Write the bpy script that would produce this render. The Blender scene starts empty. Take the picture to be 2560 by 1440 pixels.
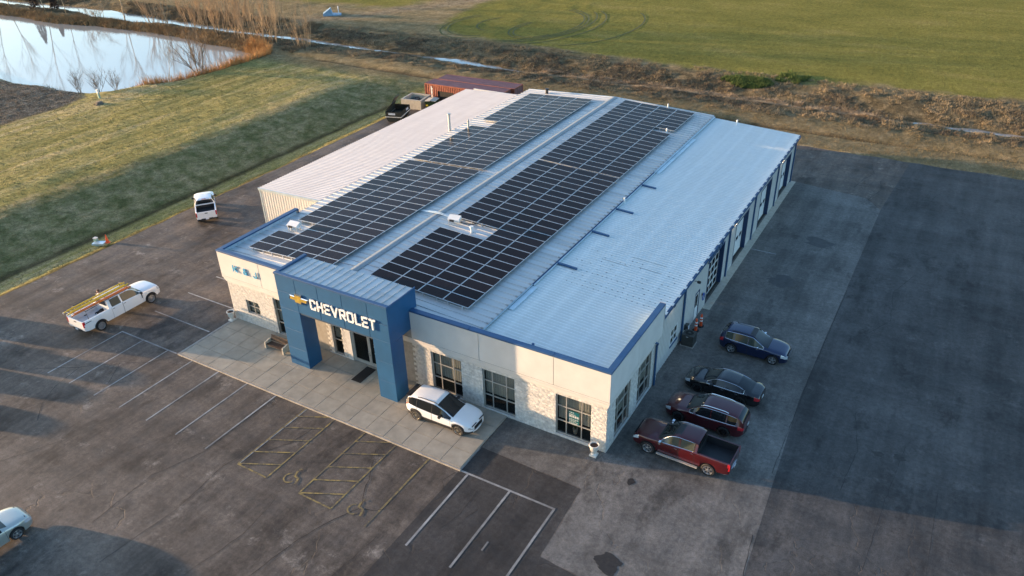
import bpy, bmesh, math, random
import numpy as np
from mathutils import Vector, Matrix
R = math.radians
rnd = random.Random(7)
SC = bpy.context.scene
COL = SC.collection
D = bpy.data

# ------------------------------------------------------------------ camera, sky, sun, exposure
cam = D.cameras.new('camera'); camo = D.objects.new('camera', cam); COL.objects.link(camo)
cam.sensor_width = 36.0; cam.lens = 1939.16 / 2560 * 36.0
cam.clip_start = 0.5; cam.clip_end = 3000
_fw = Vector((-0.44458947, 0.73719617, -0.50880449)); _rt = Vector((0.8632843, 0.50415298, -0.02387452)); _up = Vector((-0.23891509, 0.44985729, 0.86055099))
camo.matrix_world = Matrix((( _rt.x, _up.x, -_fw.x, 13.364), (_rt.y, _up.y, -_fw.y, -32.390), (_rt.z, _up.z, -_fw.z, 32.016), (0, 0, 0, 1)))
SC.camera = camo

SUN_EL, SUN_AZ = 5.1, 15.0            # light travels towards +x, turned SUN_AZ towards +y
w = D.worlds.new('World'); SC.world = w; w.use_nodes = True
nt = w.node_tree
bg = nt.nodes['Background']
sky = nt.nodes.new('ShaderNodeTexSky'); sky.sky_type = 'NISHITA'; sky.sun_disc = False
sky.sun_elevation = R(SUN_EL)
sky.sun_rotation = math.atan2(-math.cos(R(SUN_AZ)), -math.sin(R(SUN_AZ)))   # sun stands at (-cos, -sin)
sky.altitude = 150; sky.air_density = 1.0; sky.dust_density = 2.2; sky.ozone_density = 2.4
nt.links.new(sky.outputs[0], bg.inputs[0]); bg.inputs[1].default_value = 0.15
sl = D.lights.new('sun', 'SUN'); sl.energy = 2.95; sl.angle = R(0.6); sl.color = (1.0, 0.66, 0.38)
so = D.objects.new('sun', sl); COL.objects.link(so)
_ld = Vector((math.cos(R(SUN_AZ)) * math.cos(R(SUN_EL)), math.sin(R(SUN_AZ)) * math.cos(R(SUN_EL)), -math.sin(R(SUN_EL))))
so.rotation_euler = _ld.to_track_quat('-Z', 'Y').to_euler(); so.location = (-120, -40, 60)
vs = SC.view_settings
vs.view_transform = 'Standard'; vs.look = 'None'; vs.exposure = 2.36; vs.gamma = 1.0; vs.use_curve_mapping = False

# ------------------------------------------------------------------ helpers
def tag(o, label=None, cat=None, group=None, kind=None):
    if label: o['label'] = label
    if cat: o['category'] = cat
    if group: o['group'] = group
    if kind: o['kind'] = kind
    return o

def thing(name, label, cat, loc=(0, 0, 0), rz=0.0, group=None):
    o = D.objects.new(name, None); COL.objects.link(o)
    o.empty_display_size = 0.3; o.location = loc; o.rotation_euler = (0, 0, rz)
    return tag(o, label, cat, group)

def copy_tree(o, parent=None):
    c = o.copy(); COL.objects.link(c); c.parent = parent
    for ch in o.children: copy_tree(ch, c)
    return c

class MB:
    """collects shapes, links them as ONE mesh object"""
    def __init__(s): s.v = []; s.f = []; s.m = []
    def add(s, vs_, fs, m=0):
        b = len(s.v); s.v += [tuple(p) for p in vs_]
        for f in fs: s.f.append([b + i for i in f]); s.m.append(m)
        return s
    def box(s, c, d, m=0, rz=0.0, M=None):
        x, y, z = d[0] / 2, d[1] / 2, d[2] / 2
        P = [(-x,-y,-z),(x,-y,-z),(x,y,-z),(-x,y,-z),(-x,-y,z),(x,-y,z),(x,y,z),(-x,y,z)]
        if M is not None: P = [tuple(M @ Vector(p)) for p in P]
        elif rz:
            a, b = math.cos(rz), math.sin(rz); P = [(p[0]*a-p[1]*b, p[0]*b+p[1]*a, p[2]) for p in P]
        P = [(p[0]+c[0], p[1]+c[1], p[2]+c[2]) for p in P]
        return s.add(P, [(0,3,2,1),(4,5,6,7),(0,1,5,4),(1,2,6,5),(2,3,7,6),(3,0,4,7)], m)
    def bx(s, x0, x1, y0, y1, z0, z1, m=0):
        return s.box(((x0+x1)/2, (y0+y1)/2, (z0+z1)/2), (abs(x1-x0), abs(y1-y0), abs(z1-z0)), m)
    def tube(s, pts, r, n=8, m=0, cap=True):
        pts = [Vector(p) for p in pts]; rs = r if isinstance(r, (list, tuple)) else [r] * len(pts)
        b = len(s.v)
        for i, p in enumerate(pts):
            t = (pts[min(i+1, len(pts)-1)] - pts[max(i-1, 0)]).normalized()
            a = t.cross(Vector((0, 0, 1)) if abs(t.z) < .95 else Vector((1, 0, 0))).normalized(); c = t.cross(a)
            for k in range(n):
                q = p + (a * math.cos(2*math.pi*k/n) + c * math.sin(2*math.pi*k/n)) * rs[i]; s.v.append(tuple(q))
        for i in range(len(pts)-1):
            for k in range(n):
                s.f.append([b+i*n+k, b+i*n+(k+1)%n, b+(i+1)*n+(k+1)%n, b+(i+1)*n+k]); s.m.append(m)
        if cap:
            s.f.append([b+k for k in range(n)][::-1]); s.m.append(m)
            s.f.append([b+(len(pts)-1)*n+k for k in range(n)]); s.m.append(m)
        return s
    def lathe(s, prof, n=20, m=0, c=(0, 0, 0), axis='z'):
        b = len(s.v)
        for r, h in prof:
            for k in range(n):
                a = 2*math.pi*k/n; x, y = r*math.cos(a), r*math.sin(a)
                s.v.append((c[0]+x, c[1]+y, c[2]+h) if axis == 'z' else (c[0]+x, c[1]+h, c[2]+y))
        for i in range(len(prof)-1):
            for k in range(n):
                q = [b+i*n+k, b+i*n+(k+1)%n, b+(i+1)*n+(k+1)%n, b+(i+1)*n+k]
                s.f.append(q if axis == 'z' else q[::-1]); s.m.append(m)
        return s
    def prism(s, poly, z0, z1, m=0, T=None):
        n = len(poly); P = [(x, y, z0) for x, y in poly] + [(x, y, z1) for x, y in poly]
        if T: P = [T(p) for p in P]
        return s.add(P, [list(range(n))[::-1], list(range(n, 2*n))] + [[i, (i+1)%n, n+(i+1)%n, n+i] for i in range(n)], m)
    def mesh(s, name, mats, smooth=False, angle=None):
        me = D.meshes.new(name); me.from_pydata(s.v, [], s.f)
        for mm in (mats if isinstance(mats, (list, tuple)) else [mats]): me.materials.append(mm)
        if any(s.m): me.polygons.foreach_set('material_index', s.m)
        if smooth:
            me.polygons.foreach_set('use_smooth', [True]*len(s.f))
            me.update()
            if angle: me.set_sharp_from_angle(angle=R(angle))
        me.update(); return me
    def build(s, name, mats, parent=None, smooth=False, angle=None, kind=None, label=None, recalc=False):
        me = s.mesh(name, mats, smooth, angle)
        if recalc:
            bm = bmesh.new(); bm.from_mesh(me); bmesh.ops.recalc_face_normals(bm, faces=bm.faces); bm.to_mesh(me); bm.free()
        o = D.objects.new(name, me); COL.objects.link(o); o.parent = parent
        if kind: o['kind'] = kind
        if label: o['label'] = label
        return o
def put(name, me, parent=None, loc=(0, 0, 0), rz=0.0):
    o = D.objects.new(name, me); COL.objects.link(o); o.parent = parent; o.location = loc; o.rotation_euler = (0, 0, rz); return o

# ------------------------------------------------------------------ materials
def node(nt, t, **k):
    n = nt.nodes.new(t)
    for a, b in k.items():
        if a.startswith('i_'): n.inputs[int(a[2:]) if a[2:].isdigit() else a[2:]].default_value = b
        else: setattr(n, a, b)
    return n
def noise(nt, vec, scale, detail=4, rough=.55):
    n = node(nt, 'ShaderNodeTexNoise'); n.inputs['Scale'].default_value = scale; n.inputs['Detail'].default_value = detail; n.inputs['Roughness'].default_value = rough
    nt.links.new(vec, n.inputs['Vector']); return n.outputs['Fac']
def ramp(nt, fac, stops):
    r = node(nt, 'ShaderNodeValToRGB'); e = r.color_ramp.elements
    while len(e) < len(stops): e.new(.5)
    for k, (p, c) in enumerate(stops):
        e[k].position = p; e[k].color = (*c, 1) if not isinstance(c, (int, float)) else (c, c, c, 1)
    nt.links.new(fac, r.inputs[0]); return r.outputs[0]
def mix(nt, fac, a, b, blend='MIX'):
    m = node(nt, 'ShaderNodeMix', data_type='RGBA', blend_type=blend)
    for s_, v in ((0, fac), (6, a), (7, b)):
        if isinstance(v, (int, float)): m.inputs[s_].default_value = v
        elif isinstance(v, (tuple, list)): m.inputs[s_].default_value = (*v, 1)
        else: nt.links.new(v, m.inputs[s_])
    return m.outputs[2]
def math_(nt, op, a, b=0.0, c=None):
    m = node(nt, 'ShaderNodeMath', operation=op)
    for i, v in enumerate((a, b, c)):
        if v is None: continue
        if isinstance(v, (int, float)): m.inputs[i].default_value = v
        else: nt.links.new(v, m.inputs[i])
    return m.outputs[0]
def maprange(nt, v, a, b, c=0., d=1., smooth=True):
    m = node(nt, 'ShaderNodeMapRange'); m.interpolation_type = 'SMOOTHSTEP' if smooth else 'LINEAR'
    nt.links.new(v, m.inputs[0])
    for i, x in zip((1, 2, 3, 4), (a, b, c, d)): m.inputs[i].default_value = x
    return m.outputs[0]
def wpos(nt): return node(nt, 'ShaderNodeNewGeometry').outputs['Position']
def scaled(nt, vec, s, rz=0.0):
    m = node(nt, 'ShaderNodeMapping'); m.inputs['Scale'].default_value = s; m.inputs['Rotation'].default_value = (0, 0, rz); nt.links.new(vec, m.inputs['Vector']); return m.outputs[0]
def bump(nt, bs, h, strength, dist):
    b = node(nt, 'ShaderNodeBump'); b.inputs['Strength'].default_value = strength; b.inputs['Distance'].default_value = dist
    nt.links.new(h, b.inputs['Height']); nt.links.new(b.outputs[0], bs.inputs['Normal'])
def newmat(name):
    m = D.materials.new(name); m.use_nodes = True; return m, m.node_tree, m.node_tree.nodes['Principled BSDF']
def M(name, col, rough=.6, metal=0.0, var=.18, scale=2.5, bmp=0.0, bscale=40, coat=0.0, rand=0.0, stretch=(1, 1, 1), emit=None, spec=.5):
    m, nt, bs = newmat(name); P = scaled(nt, wpos(nt), stretch)
    a = tuple(c * (1 - var) for c in col); b = tuple(min(1, c * (1 + var)) for c in col)
    f = noise(nt, P, scale, 5, .6); c = ramp(nt, f, [(.3, a), (.7, b)])
    if rand:
        oi = node(nt, 'ShaderNodeObjectInfo'); k = math_(nt, 'MULTIPLY_ADD', oi.outputs['Random'], 2*rand, 1-rand)
        c = mix(nt, 1.0, c, node_combine(nt, k), 'MULTIPLY')
    nt.links.new(c, bs.inputs['Base Color'])
    bs.inputs['Roughness'].default_value = rough; bs.inputs['Metallic'].default_value = metal; bs.inputs['Specular IOR Level'].default_value = spec
    if coat: bs.inputs['Coat Weight'].default_value = coat; bs.inputs['Coat Roughness'].default_value = .06
    if bmp: bump(nt, bs, noise(nt, wpos(nt), bscale, 4, .6), bmp, .02)
    if emit: bs.inputs['Emission Color'].default_value = (*emit[0], 1); bs.inputs['Emission Strength'].default_value = emit[1]
    return m
def node_combine(nt, k):
    c = node(nt, 'ShaderNodeCombineColor')
    for i in range(3): nt.links.new(k, c.inputs[i])
    return c.outputs[0]
MT = {}
def mats():
    MT['eifs'] = M('cream_stucco', (.575, .56, .53), .85, var=.06, scale=.8, bmp=.25, bscale=60, rand=.02)
    MT['stone'] = M('split_face_block', (.57, .55, .51), .9, var=.26, scale=5, bmp=.9, bscale=26, rand=.1)
    MT['mortar'] = M('mortar', (.30, .28, .25), .95)
    MT['ledge'] = M('ledge_stone', (.55, .535, .50), .85, var=.1)
    MT['blue'] = M('blue_metal_trim', (.026, .082, .185), .45, .1, var=.12, scale=1.2)
    MT['jamb'] = M('navy_metal', (.014, .038, .10), .45, .1)
    MT['portal'] = M('blue_cladding', (.012, .085, .195), .5, var=.09, scale=1.0, bmp=.10, bscale=90, rand=.05, spec=.45)
    MT['portal_joint'] = M('cladding_joint', (.02, .05, .09), .8)
    MT['siding'] = M('cream_metal_siding', (.56, .555, .53), .5, .1, var=.06)
    MT['alu'] = M('aluminium', (.62, .60, .55), .38, .55, var=.08)
    MT['white'] = M('white_paint', (.72, .72, .70), .5, var=.05)
    MT['wletter'] = M('white_acrylic', (.82, .82, .80), .35, var=.02)
    MT['gold'] = M('gold_emblem', (.72, .50, .10), .3, .55, var=.2, scale=4)
    MT['cyan'] = M('sky_blue_letter', (.09, .38, .60), .4, var=.1)
    MT['galv'] = M('galvalume_roof', (.50, .51, .51), .45, .3, var=.12, scale=.9, rand=.07, stretch=(.25, 2, 1))
    MT['ridge'] = M('ridge_cap_metal', (.33, .335, .335), .42, .45, var=.12, scale=3)
    MT['flash'] = M('pale_flashing', (.50, .60, .66), .35, .5, var=.15, scale=1.5)
    MT['dark'] = M('dark_plastic', (.018, .018, .02), .5)
    MT['rubber'] = M('tyre_rubber', (.016, .016, .017), .85)
    MT['black'] = M('black_void', (.006, .006, .007), .8)
    MT['frame'] = M('panel_frame', (.66, .68, .70), .35, .75, var=.05)
    MT['chrome'] = M('chrome', (.72, .72, .74), .14, 1.0, var=.03)
    MT['rim'] = M('alloy_rim', (.52, .53, .55), .28, .85, var=.08)
    MT['rimdark'] = M('black_rim', (.022, .022, .024), .3, .4)
    MT['rimgold'] = M('machined_rim', (.40, .36, .30), .3, .8)
    MT['red_lens'] = M('red_lens', (.42, .012, .02), .18, coat=.6)
    MT['lens'] = M('headlamp_lens', (.62, .66, .70), .12, .35, coat=.8)
    MT['plate'] = M('licence_plate', (.55, .58, .62), .4)
    MT['wood'] = M('brown_slat', (.065, .035, .022), .6, var=.35, scale=8)
    MT['pine'] = M('pallet_wood', (.45, .33, .17), .8, var=.25, scale=6)
    MT['conc'] = M('cast_concrete', (.42, .38, .31), .9, var=.15, scale=3, bmp=.3)
    MT['cwhite'] = M('white_cast_stone', (.66, .62, .56), .8, var=.12, scale=6, bmp=.2)
    MT['soil'] = M('dry_soil', (.055, .032, .022), .95, var=.4, scale=14, bmp=.8)
    MT['orange'] = M('orange_plastic', (.75, .085, .02), .45)
    MT['yellow'] = M('yellow_fibreglass', (.62, .44, .035), .5, var=.12)
    MT['orail'] = M('orange_fibreglass', (.68, .16, .02), .5, var=.12)
    MT['pgreen'] = M('pale_green_cabinet', (.24, .36, .29), .5)
    MT['blind'] = M('window_blind', (.42, .43, .37), .8, var=.1, scale=1, stretch=(3, 3, .4))
    MT['room'] = M('dim_room', (.03, .027, .024), .9)
    MT['contop'] = M('faded_red_container_roof', (.24, .10, .095), .65, .1, var=.35, scale=1.6, stretch=(.4, 2, 1))
    MT['conred'] = M('red_container_side', (.27, .075, .042), .6, .1, var=.25, scale=2)
    MT['dump'] = M('dark_dumpster_steel', (.030, .029, .022), .5, .1, var=.3)
    MT['dgreen'] = M('green_dumpster_steel', (.02, .045, .015), .5, .1, var=.3)
    MT['acg'] = M('condenser_steel', (.055, .055, .05), .55, .2)
    MT['mat'] = M('entrance_mat', (.012, .011, .011), .95)
    MT['skin'] = M('skin', (.42, .25, .18), .55)
    MT['hair'] = M('brown_hair', (.05, .022, .010), .7)
    MT['shirt'] = M('white_shirt', (.62, .62, .60), .8)
    MT['trous'] = M('black_cloth', (.012, .012, .014), .85)
    MT['lamp'] = M('lit_lamp_lens', (.9, .35, .8), .3, emit=((1.0, .80, .52), 5.0))
    MT['teal'] = M('teal_poster', (.02, .22, .24), .5, var=.2)
    MT['bluehose'] = M('blue_hose', (.02, .07, .30), .5)
    # glass
    m, nt, bs = newmat('window_glass')
    bs.inputs['Base Color'].default_value = (.010, .014, .015, 1); bs.inputs['Roughness'].default_value = .05; bs.inputs['Alpha'].default_value = .22; bs.inputs['IOR'].default_value = 1.5
    MT['glass'] = m
    m, nt, bs = newmat('car_glass')
    bs.inputs['Base Color'].default_value = (.012, .014, .016, 1); bs.inputs['Roughness'].default_value = .04; bs.inputs['IOR'].default_value = 1.52
    MT['cglass'] = m
    m, nt, bs = newmat('clear_car_glass')
    bs.inputs['Base Color'].default_value = (.05, .06, .05, 1); bs.inputs['Roughness'].default_value = .05
    MT['cglass2'] = m
    # solar glass: fine cell lines in the panel's own coordinates
    m, nt, bs = newmat('solar_cell_glass')
    tc = node(nt, 'ShaderNodeTexCoord'); br = node(nt, 'ShaderNodeTexBrick'); br.offset = 0.0
    nt.links.new(tc.outputs['Object'], br.inputs['Vector']); br.inputs['Scale'].default_value = 1.0
    br.inputs['Brick Width'].default_value = .163; br.inputs['Row Height'].default_value = .163; br.inputs['Mortar Size'].default_value = .005
    br.inputs['Color1'].default_value = (.0165, .0100, .0100, 1); br.inputs['Color2'].default_value = (.0205, .0125, .0125, 1); br.inputs['Mortar'].default_value = (.026, .027, .030, 1)
    oi = node(nt, 'ShaderNodeObjectInfo'); k = math_(nt, 'MULTIPLY_ADD', oi.outputs['Random'], .5, .75)
    c = mix(nt, 1.0, br.outputs['Color'], node_combine(nt, k), 'MULTIPLY'); nt.links.new(c, bs.inputs['Base Color'])
    nt.links.new(math_(nt, 'MULTIPLY_ADD', oi.outputs['Random'], .14, .07), bs.inputs['Roughness']); bs.inputs['IOR'].default_value = 1.16
    MT['solar'] = m
    # lean-to and shed roofs: pale metal with broad lap bands and streaks
    for nm, c0, c1, mt in (('lean_to_roof_metal', (.53, .575, .57), (.61, .655, .645), .08), ('shed_roof_metal', (.50, .47, .45), (.60, .575, .55), .1)):
        m, nt, bs = newmat(nm); P = wpos(nt)
        f = noise(nt, scaled(nt, P, (1.3, .12, 1)), .9, 5, .6); g = noise(nt, scaled(nt, P, (.3, 3, 1)), 1.5, 4, .6)
        c = ramp(nt, math_(nt, 'MULTIPLY_ADD', g, .45, math_(nt, 'MULTIPLY', f, .55)), [(.35, c0), (.65, c1)])
        if 'lean' in nm:
            sx = node(nt, 'ShaderNodeSeparateXYZ'); nt.links.new(P, sx.inputs[0])
            bd = math_(nt, 'PINGPONG', math_(nt, 'ADD', sx.outputs[0], math_(nt, 'MULTIPLY', noise(nt, P, .5, 3), .25)), .75); c = mix(nt, math_(nt, 'MULTIPLY', maprange(nt, bd, .0, .34, 1, 0), .30), c, (.72, .765, .76))
        nt.links.new(c, bs.inputs['Base Color']); bs.inputs['Roughness'].default_value = .5; bs.inputs['Metallic'].default_value = mt
        MT['lean' if 'lean' in nm else 'shedroof'] = m
    # asphalts
    def asphalt(nm, dark, light, tint, crack=.5, wear=.5):
        m, nt, bs = newmat(nm); P = wpos(nt)
        big = noise(nt, P, .13, 6, .62); st = noise(nt, scaled(nt, P, (1.6, .16, 1), R(4)), .5, 6, .65); st2 = noise(nt, scaled(nt, P, (.14, 1.3, 1), R(-12)), .5, 5, .6)
        mid = noise(nt, P, .8, 6, .7); fine = noise(nt, P, 22, 3, .7)
        s = math_(nt, 'ADD', math_(nt, 'MULTIPLY', big, .34), math_(nt, 'ADD', math_(nt, 'MULTIPLY', st, .28), math_(nt, 'ADD', math_(nt, 'MULTIPLY', st2, .16), math_(nt, 'MULTIPLY', mid, .22))))
        c = ramp(nt, s, [(.41, tuple(x*.8 for x in dark)), (.5, tuple((a+b)/2 for a, b in zip(dark, light))), (.595, tuple(x*1.1 for x in light))])
        blot = maprange(nt, noise(nt, P, .45, 9, .78), .55, .70); c = mix(nt, math_(nt, 'MULTIPLY', blot, wear), c, tint)
        darkb = maprange(nt, noise(nt, scaled(nt, P, (1, .5, 1)), .33, 8, .7), .53, .66); c = mix(nt, math_(nt, 'MULTIPLY', darkb, .7), c, tuple(x*.55 for x in dark))
        c = mix(nt, 1.0, c, ramp(nt, fine, [(.3, .66), (.7, 1.34)]), 'MULTIPLY')
        c = mix(nt, 1.0, c, ramp(nt, noise(nt, P, 3.4, 7, .78), [(.34, .68), (.66, 1.34)]), 'MULTIPLY')
        warp = node(nt, 'ShaderNodeVectorMath', operation='ADD'); nz = node(nt, 'ShaderNodeTexNoise'); nz.inputs['Scale'].default_value = .5; nz.inputs['Detail'].default_value = 5
        nt.links.new(P, nz.inputs['Vector']); sc_ = node(nt, 'ShaderNodeVectorMath', operation='SCALE'); sc_.inputs['Scale'].default_value = 3.2
        nt.links.new(nz.outputs['Color'], sc_.inputs[0]); nt.links.new(P, warp.inputs[0]); nt.links.new(sc_.outputs[0], warp.inputs[1])
        vo = node(nt, 'ShaderNodeTexVoronoi', feature='DISTANCE_TO_EDGE'); vo.inputs['Scale'].default_value = .17; nt.links.new(warp.outputs[0], vo.inputs['Vector'])
        ck = maprange(nt, vo.outputs['Distance'], .0, .007, 1, 0); gate = maprange(nt, noise(nt, P, .11, 2), .47, .58)
        ck = math_(nt, 'MULTIPLY', math_(nt, 'MULTIPLY', ck, gate), crack)
        c = mix(nt, ck, c, (.012, .011, .010)); nt.links.new(c, bs.inputs['Base Color'])
        nt.links.new(maprange(nt, mid, .3, .7, .6, .92), bs.inputs['Roughness']); bs.inputs['Specular IOR Level'].default_value = .35
        h = math_(nt, 'SUBTRACT', math_(nt, 'MULTIPLY', fine, .25), ck); bump(nt, bs, h, .9, .035)
        return m
    MT['leanrib'] = M('lean_to_rib', (.70, .75, .755), .45, .1)
    MT['asph'] = asphalt('old_asphalt', (.036, .0285, .024), (.148, .120, .098), (.28, .238, .200), .35, .8)
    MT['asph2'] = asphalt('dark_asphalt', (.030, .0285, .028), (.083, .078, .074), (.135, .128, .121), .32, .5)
    MT['apron'] = asphalt('apron_surface', (.080, .073, .066), (.165, .152, .138), (.21, .195, .18), .25, .45)
    MT['patch'] = asphalt('sealed_patch', (.024, .0225, .022), (.056, .052, .05), (.085, .078, .073), .35, .5)
    m = M('slab_concrete', (.30, .268, .215), .9, var=.16, scale=1.4, bmp=.15, bscale=30, rand=.06); MT['slab'] = m
    # worn paint
    for key, col in (('pwhite', (.43, .43, .42)), ('pyellow', (.36, .25, .07))):
        m, nt, bs = newmat('worn_' + key); P = wpos(nt)
        f = maprange(nt, noise(nt, P, 2.2, 7, .72), .40, .58, .85, .18 if key == 'pyellow' else .55)
        f2 = math_(nt, 'MULTIPLY', f, maprange(nt, noise(nt, P, .22, 3), .35, .6, .45, 1))
        nt.links.new(mix(nt, f2, (.06, .054, .05), col), bs.inputs['Base Color']); bs.inputs['Roughness'].default_value = .8
        MT[key] = m
    MT['reedpale'] = M('bleached_reed', (.36, .27, .17), .95, var=.4, scale=.8); MT['reed2'] = M('russet_reed', (.26, .175, .085), .95, var=.4, scale=.5); MT['berm'] = M('berm_brush', (.17, .128, .075), .95, var=.45, scale=.4)
    MT['lawnblade'] = M('lawn_blade', (.15, .125, .05), 1.0, var=.45, scale=.5); MT['vergeblade'] = M('verge_blade', (.22, .165, .085), 1.0, var=.4, scale=.5)
    MT['goldbark'] = M('tan_bark', (.36, .275, .17), .9, var=.25)
    MT['culv'] = M('pale_blue_metal', (.20, .33, .46), .5, .1); MT['bedwhite'] = M('white_bed_floor', (.55, .56, .58), .5, var=.12); MT['oil0'] = M('oil_stain_black', (.022, .018, .015), .6, var=.5, scale=6); MT['oil1'] = M('oil_stain_faint', (.055, .052, .05), .7, var=.3)
    MT['kerb'] = M('kerb_concrete', (.30, .275, .24), .9, var=.25, scale=3); MT['track'] = M('pressed_grass', (.082, .092, .024), 1.0, var=.2)
    MT['crackfill'] = M('crack_sealant', (.011, .0105, .010), .75)
    # water
    m, nt, bs = newmat('still_water')
    bs.inputs['Base Color'].default_value = (.31, .305, .28, 1); bs.inputs['Roughness'].default_value = .045; bs.inputs['IOR'].default_value = 3.0
    bump(nt, bs, noise(nt, wpos(nt), .6, 3), .03, .05)
    MT['water'] = m
    # plants
    MT['bark'] = M('grey_brown_bark', (.13, .10, .075), .9, var=.25)
    MT['palebark'] = M('pale_bark', (.20, .16, .115), .9, var=.2)
    MT['twig'] = M('russet_twig', (.40, .285, .165), .9, var=.25, scale=.8)
    MT['reed'] = M('golden_reed', (.40, .23, .085), .9, var=.35, scale=.7)
    MT['dry'] = M('dry_grass', (.25, .195, .12), .95, var=.4, scale=.5)
    MT['brush'] = M('brown_brush', (.12, .092, .062), .95, var=.4, scale=.5)
    MT['weed'] = M('green_weed', (.07, .11, .025), .9, var=.3)
    MT['cedar'] = M('russet_cedar', (.045, .026, .018), .95, var=.35)
    MT['stubble'] = M('corn_stubble', (.36, .28, .19), .95, var=.3)
mats()
PAINT = {}
def paint(name, col, metal=0.0, rough=.32):
    if name not in PAINT: PAINT[name] = M(name, col, rough, metal, var=.02, coat=.9)
    return PAINT[name]
# ------------------------------------------------------------------ terrain
def sstep(a, b, x):
    t = np.clip((x - a) / (b - a), 0, 1); return t * t * (3 - 2 * t)
_ng = np.random.RandomState(3)
_lat = _ng.rand(256, 256)
def vnoise(x, y, s):
    x = np.asarray(x) * s + 91.7; y = np.asarray(y) * s + 47.3
    xi = np.floor(x).astype(int); yi = np.floor(y).astype(int); fx = x - xi; fy = y - yi
    fx = fx*fx*(3-2*fx); fy = fy*fy*(3-2*fy); g = lambda a, b: _lat[a % 256, b % 256]
    return (g(xi, yi)*(1-fx)+g(xi+1, yi)*fx)*(1-fy)+(g(xi, yi+1)*(1-fx)+g(xi+1, yi+1)*fx)*fy - .5
def fbm(x, y, s, n=4): return sum(vnoise(x, y, s*2**i) / 1.9**i for i in range(n))
POND = [(-92.4,57.4),(-92.9,49.9),(-94.1,45.1),(-96.5,40.8),(-100,36.3),(-106.7,34.7),(-116.2,33.8),(-123.3,34.2),(-140,36),(-175,34),(-235,30),(-250,64),(-200,66),(-178,65.7),(-156.5,65.3),(-143.9,67.6),(-133.6,67.3),(-122.1,67.6),(-105,65.2),(-97.5,64.4),(-93.6,62)]
CREEK = [(-260,73.5),(-200,74.5),(-176,74.9),(-166.7,76.3),(-157.5,75.6),(-149.8,74.8),(-143.6,74.8),(-135.5,74.5),(-123.9,75.1),(-109.6,75),(-95.6,76.1),(-85.5,75.1),(-82.2,75.6),(-73.8,75.3),(-67.6,75.5),(-62,75.7),(-57,75.2),(-49,74.6),(-40,74.4),(-25,74.9),(-10,74.5),(3.8,75),(11,74.7),(17.6,75.7),(24,75.2),(45,75.5),(120,75)]
def seg_dist(x, y, P, closed=False):
    d = np.full(np.shape(x), 1e9); n = len(P)
    for i in range(n if closed else n-1):
        a = P[i]; b = P[(i+1) % n]; dx, dy = b[0]-a[0], b[1]-a[1]
        t = np.clip(((x-a[0])*dx+(y-a[1])*dy)/(dx*dx+dy*dy), 0, 1); d = np.minimum(d, np.hypot(x-a[0]-t*dx, y-a[1]-t*dy))
    return d
def inside(x, y, P):
    r = np.zeros(np.shape(x), bool); n = len(P)
    for i in range(n):
        a = P[i]; b = P[(i+1) % n]
        with np.errstate(divide='ignore', invalid='ignore'):
            c = ((a[1] > y) != (b[1] > y)) & (x < (b[0]-a[0])*(y-a[1])/(b[1]-a[1]+1e-12)+a[0])
        r ^= c
    return r
def pond_sd(x, y):
    d = seg_dist(x, y, POND, True); return np.where(inside(x, y, POND), -d, d)
FIELD = [(-82,122),(-78.4,99.6),(-76.6,94.4),(-74.5,90),(-70.2,87.5),(-58.7,86),(-45,85),(-24.6,83.6),(-10.7,82.2),(3.1,85.4),(14.7,84.8),(20.2,86.1),(60,87),(160,90),(160,420),(-110,420)]
FIELD2 = [(-120,99),(-97,101),(-93,106),(-92,118),(-96,135),(-130,420),(-420,420),(-420,110),(-200,98)]
STUB = [(-95.4,18.5),(-95.0,21.5),(-95.6,27),(-97.2,32.2),(-100,33.6),(-106,33.2),(-118,32),(-140,34),(-260,28),(-260,-120),(-110,-120),(-98,-20)]
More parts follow.
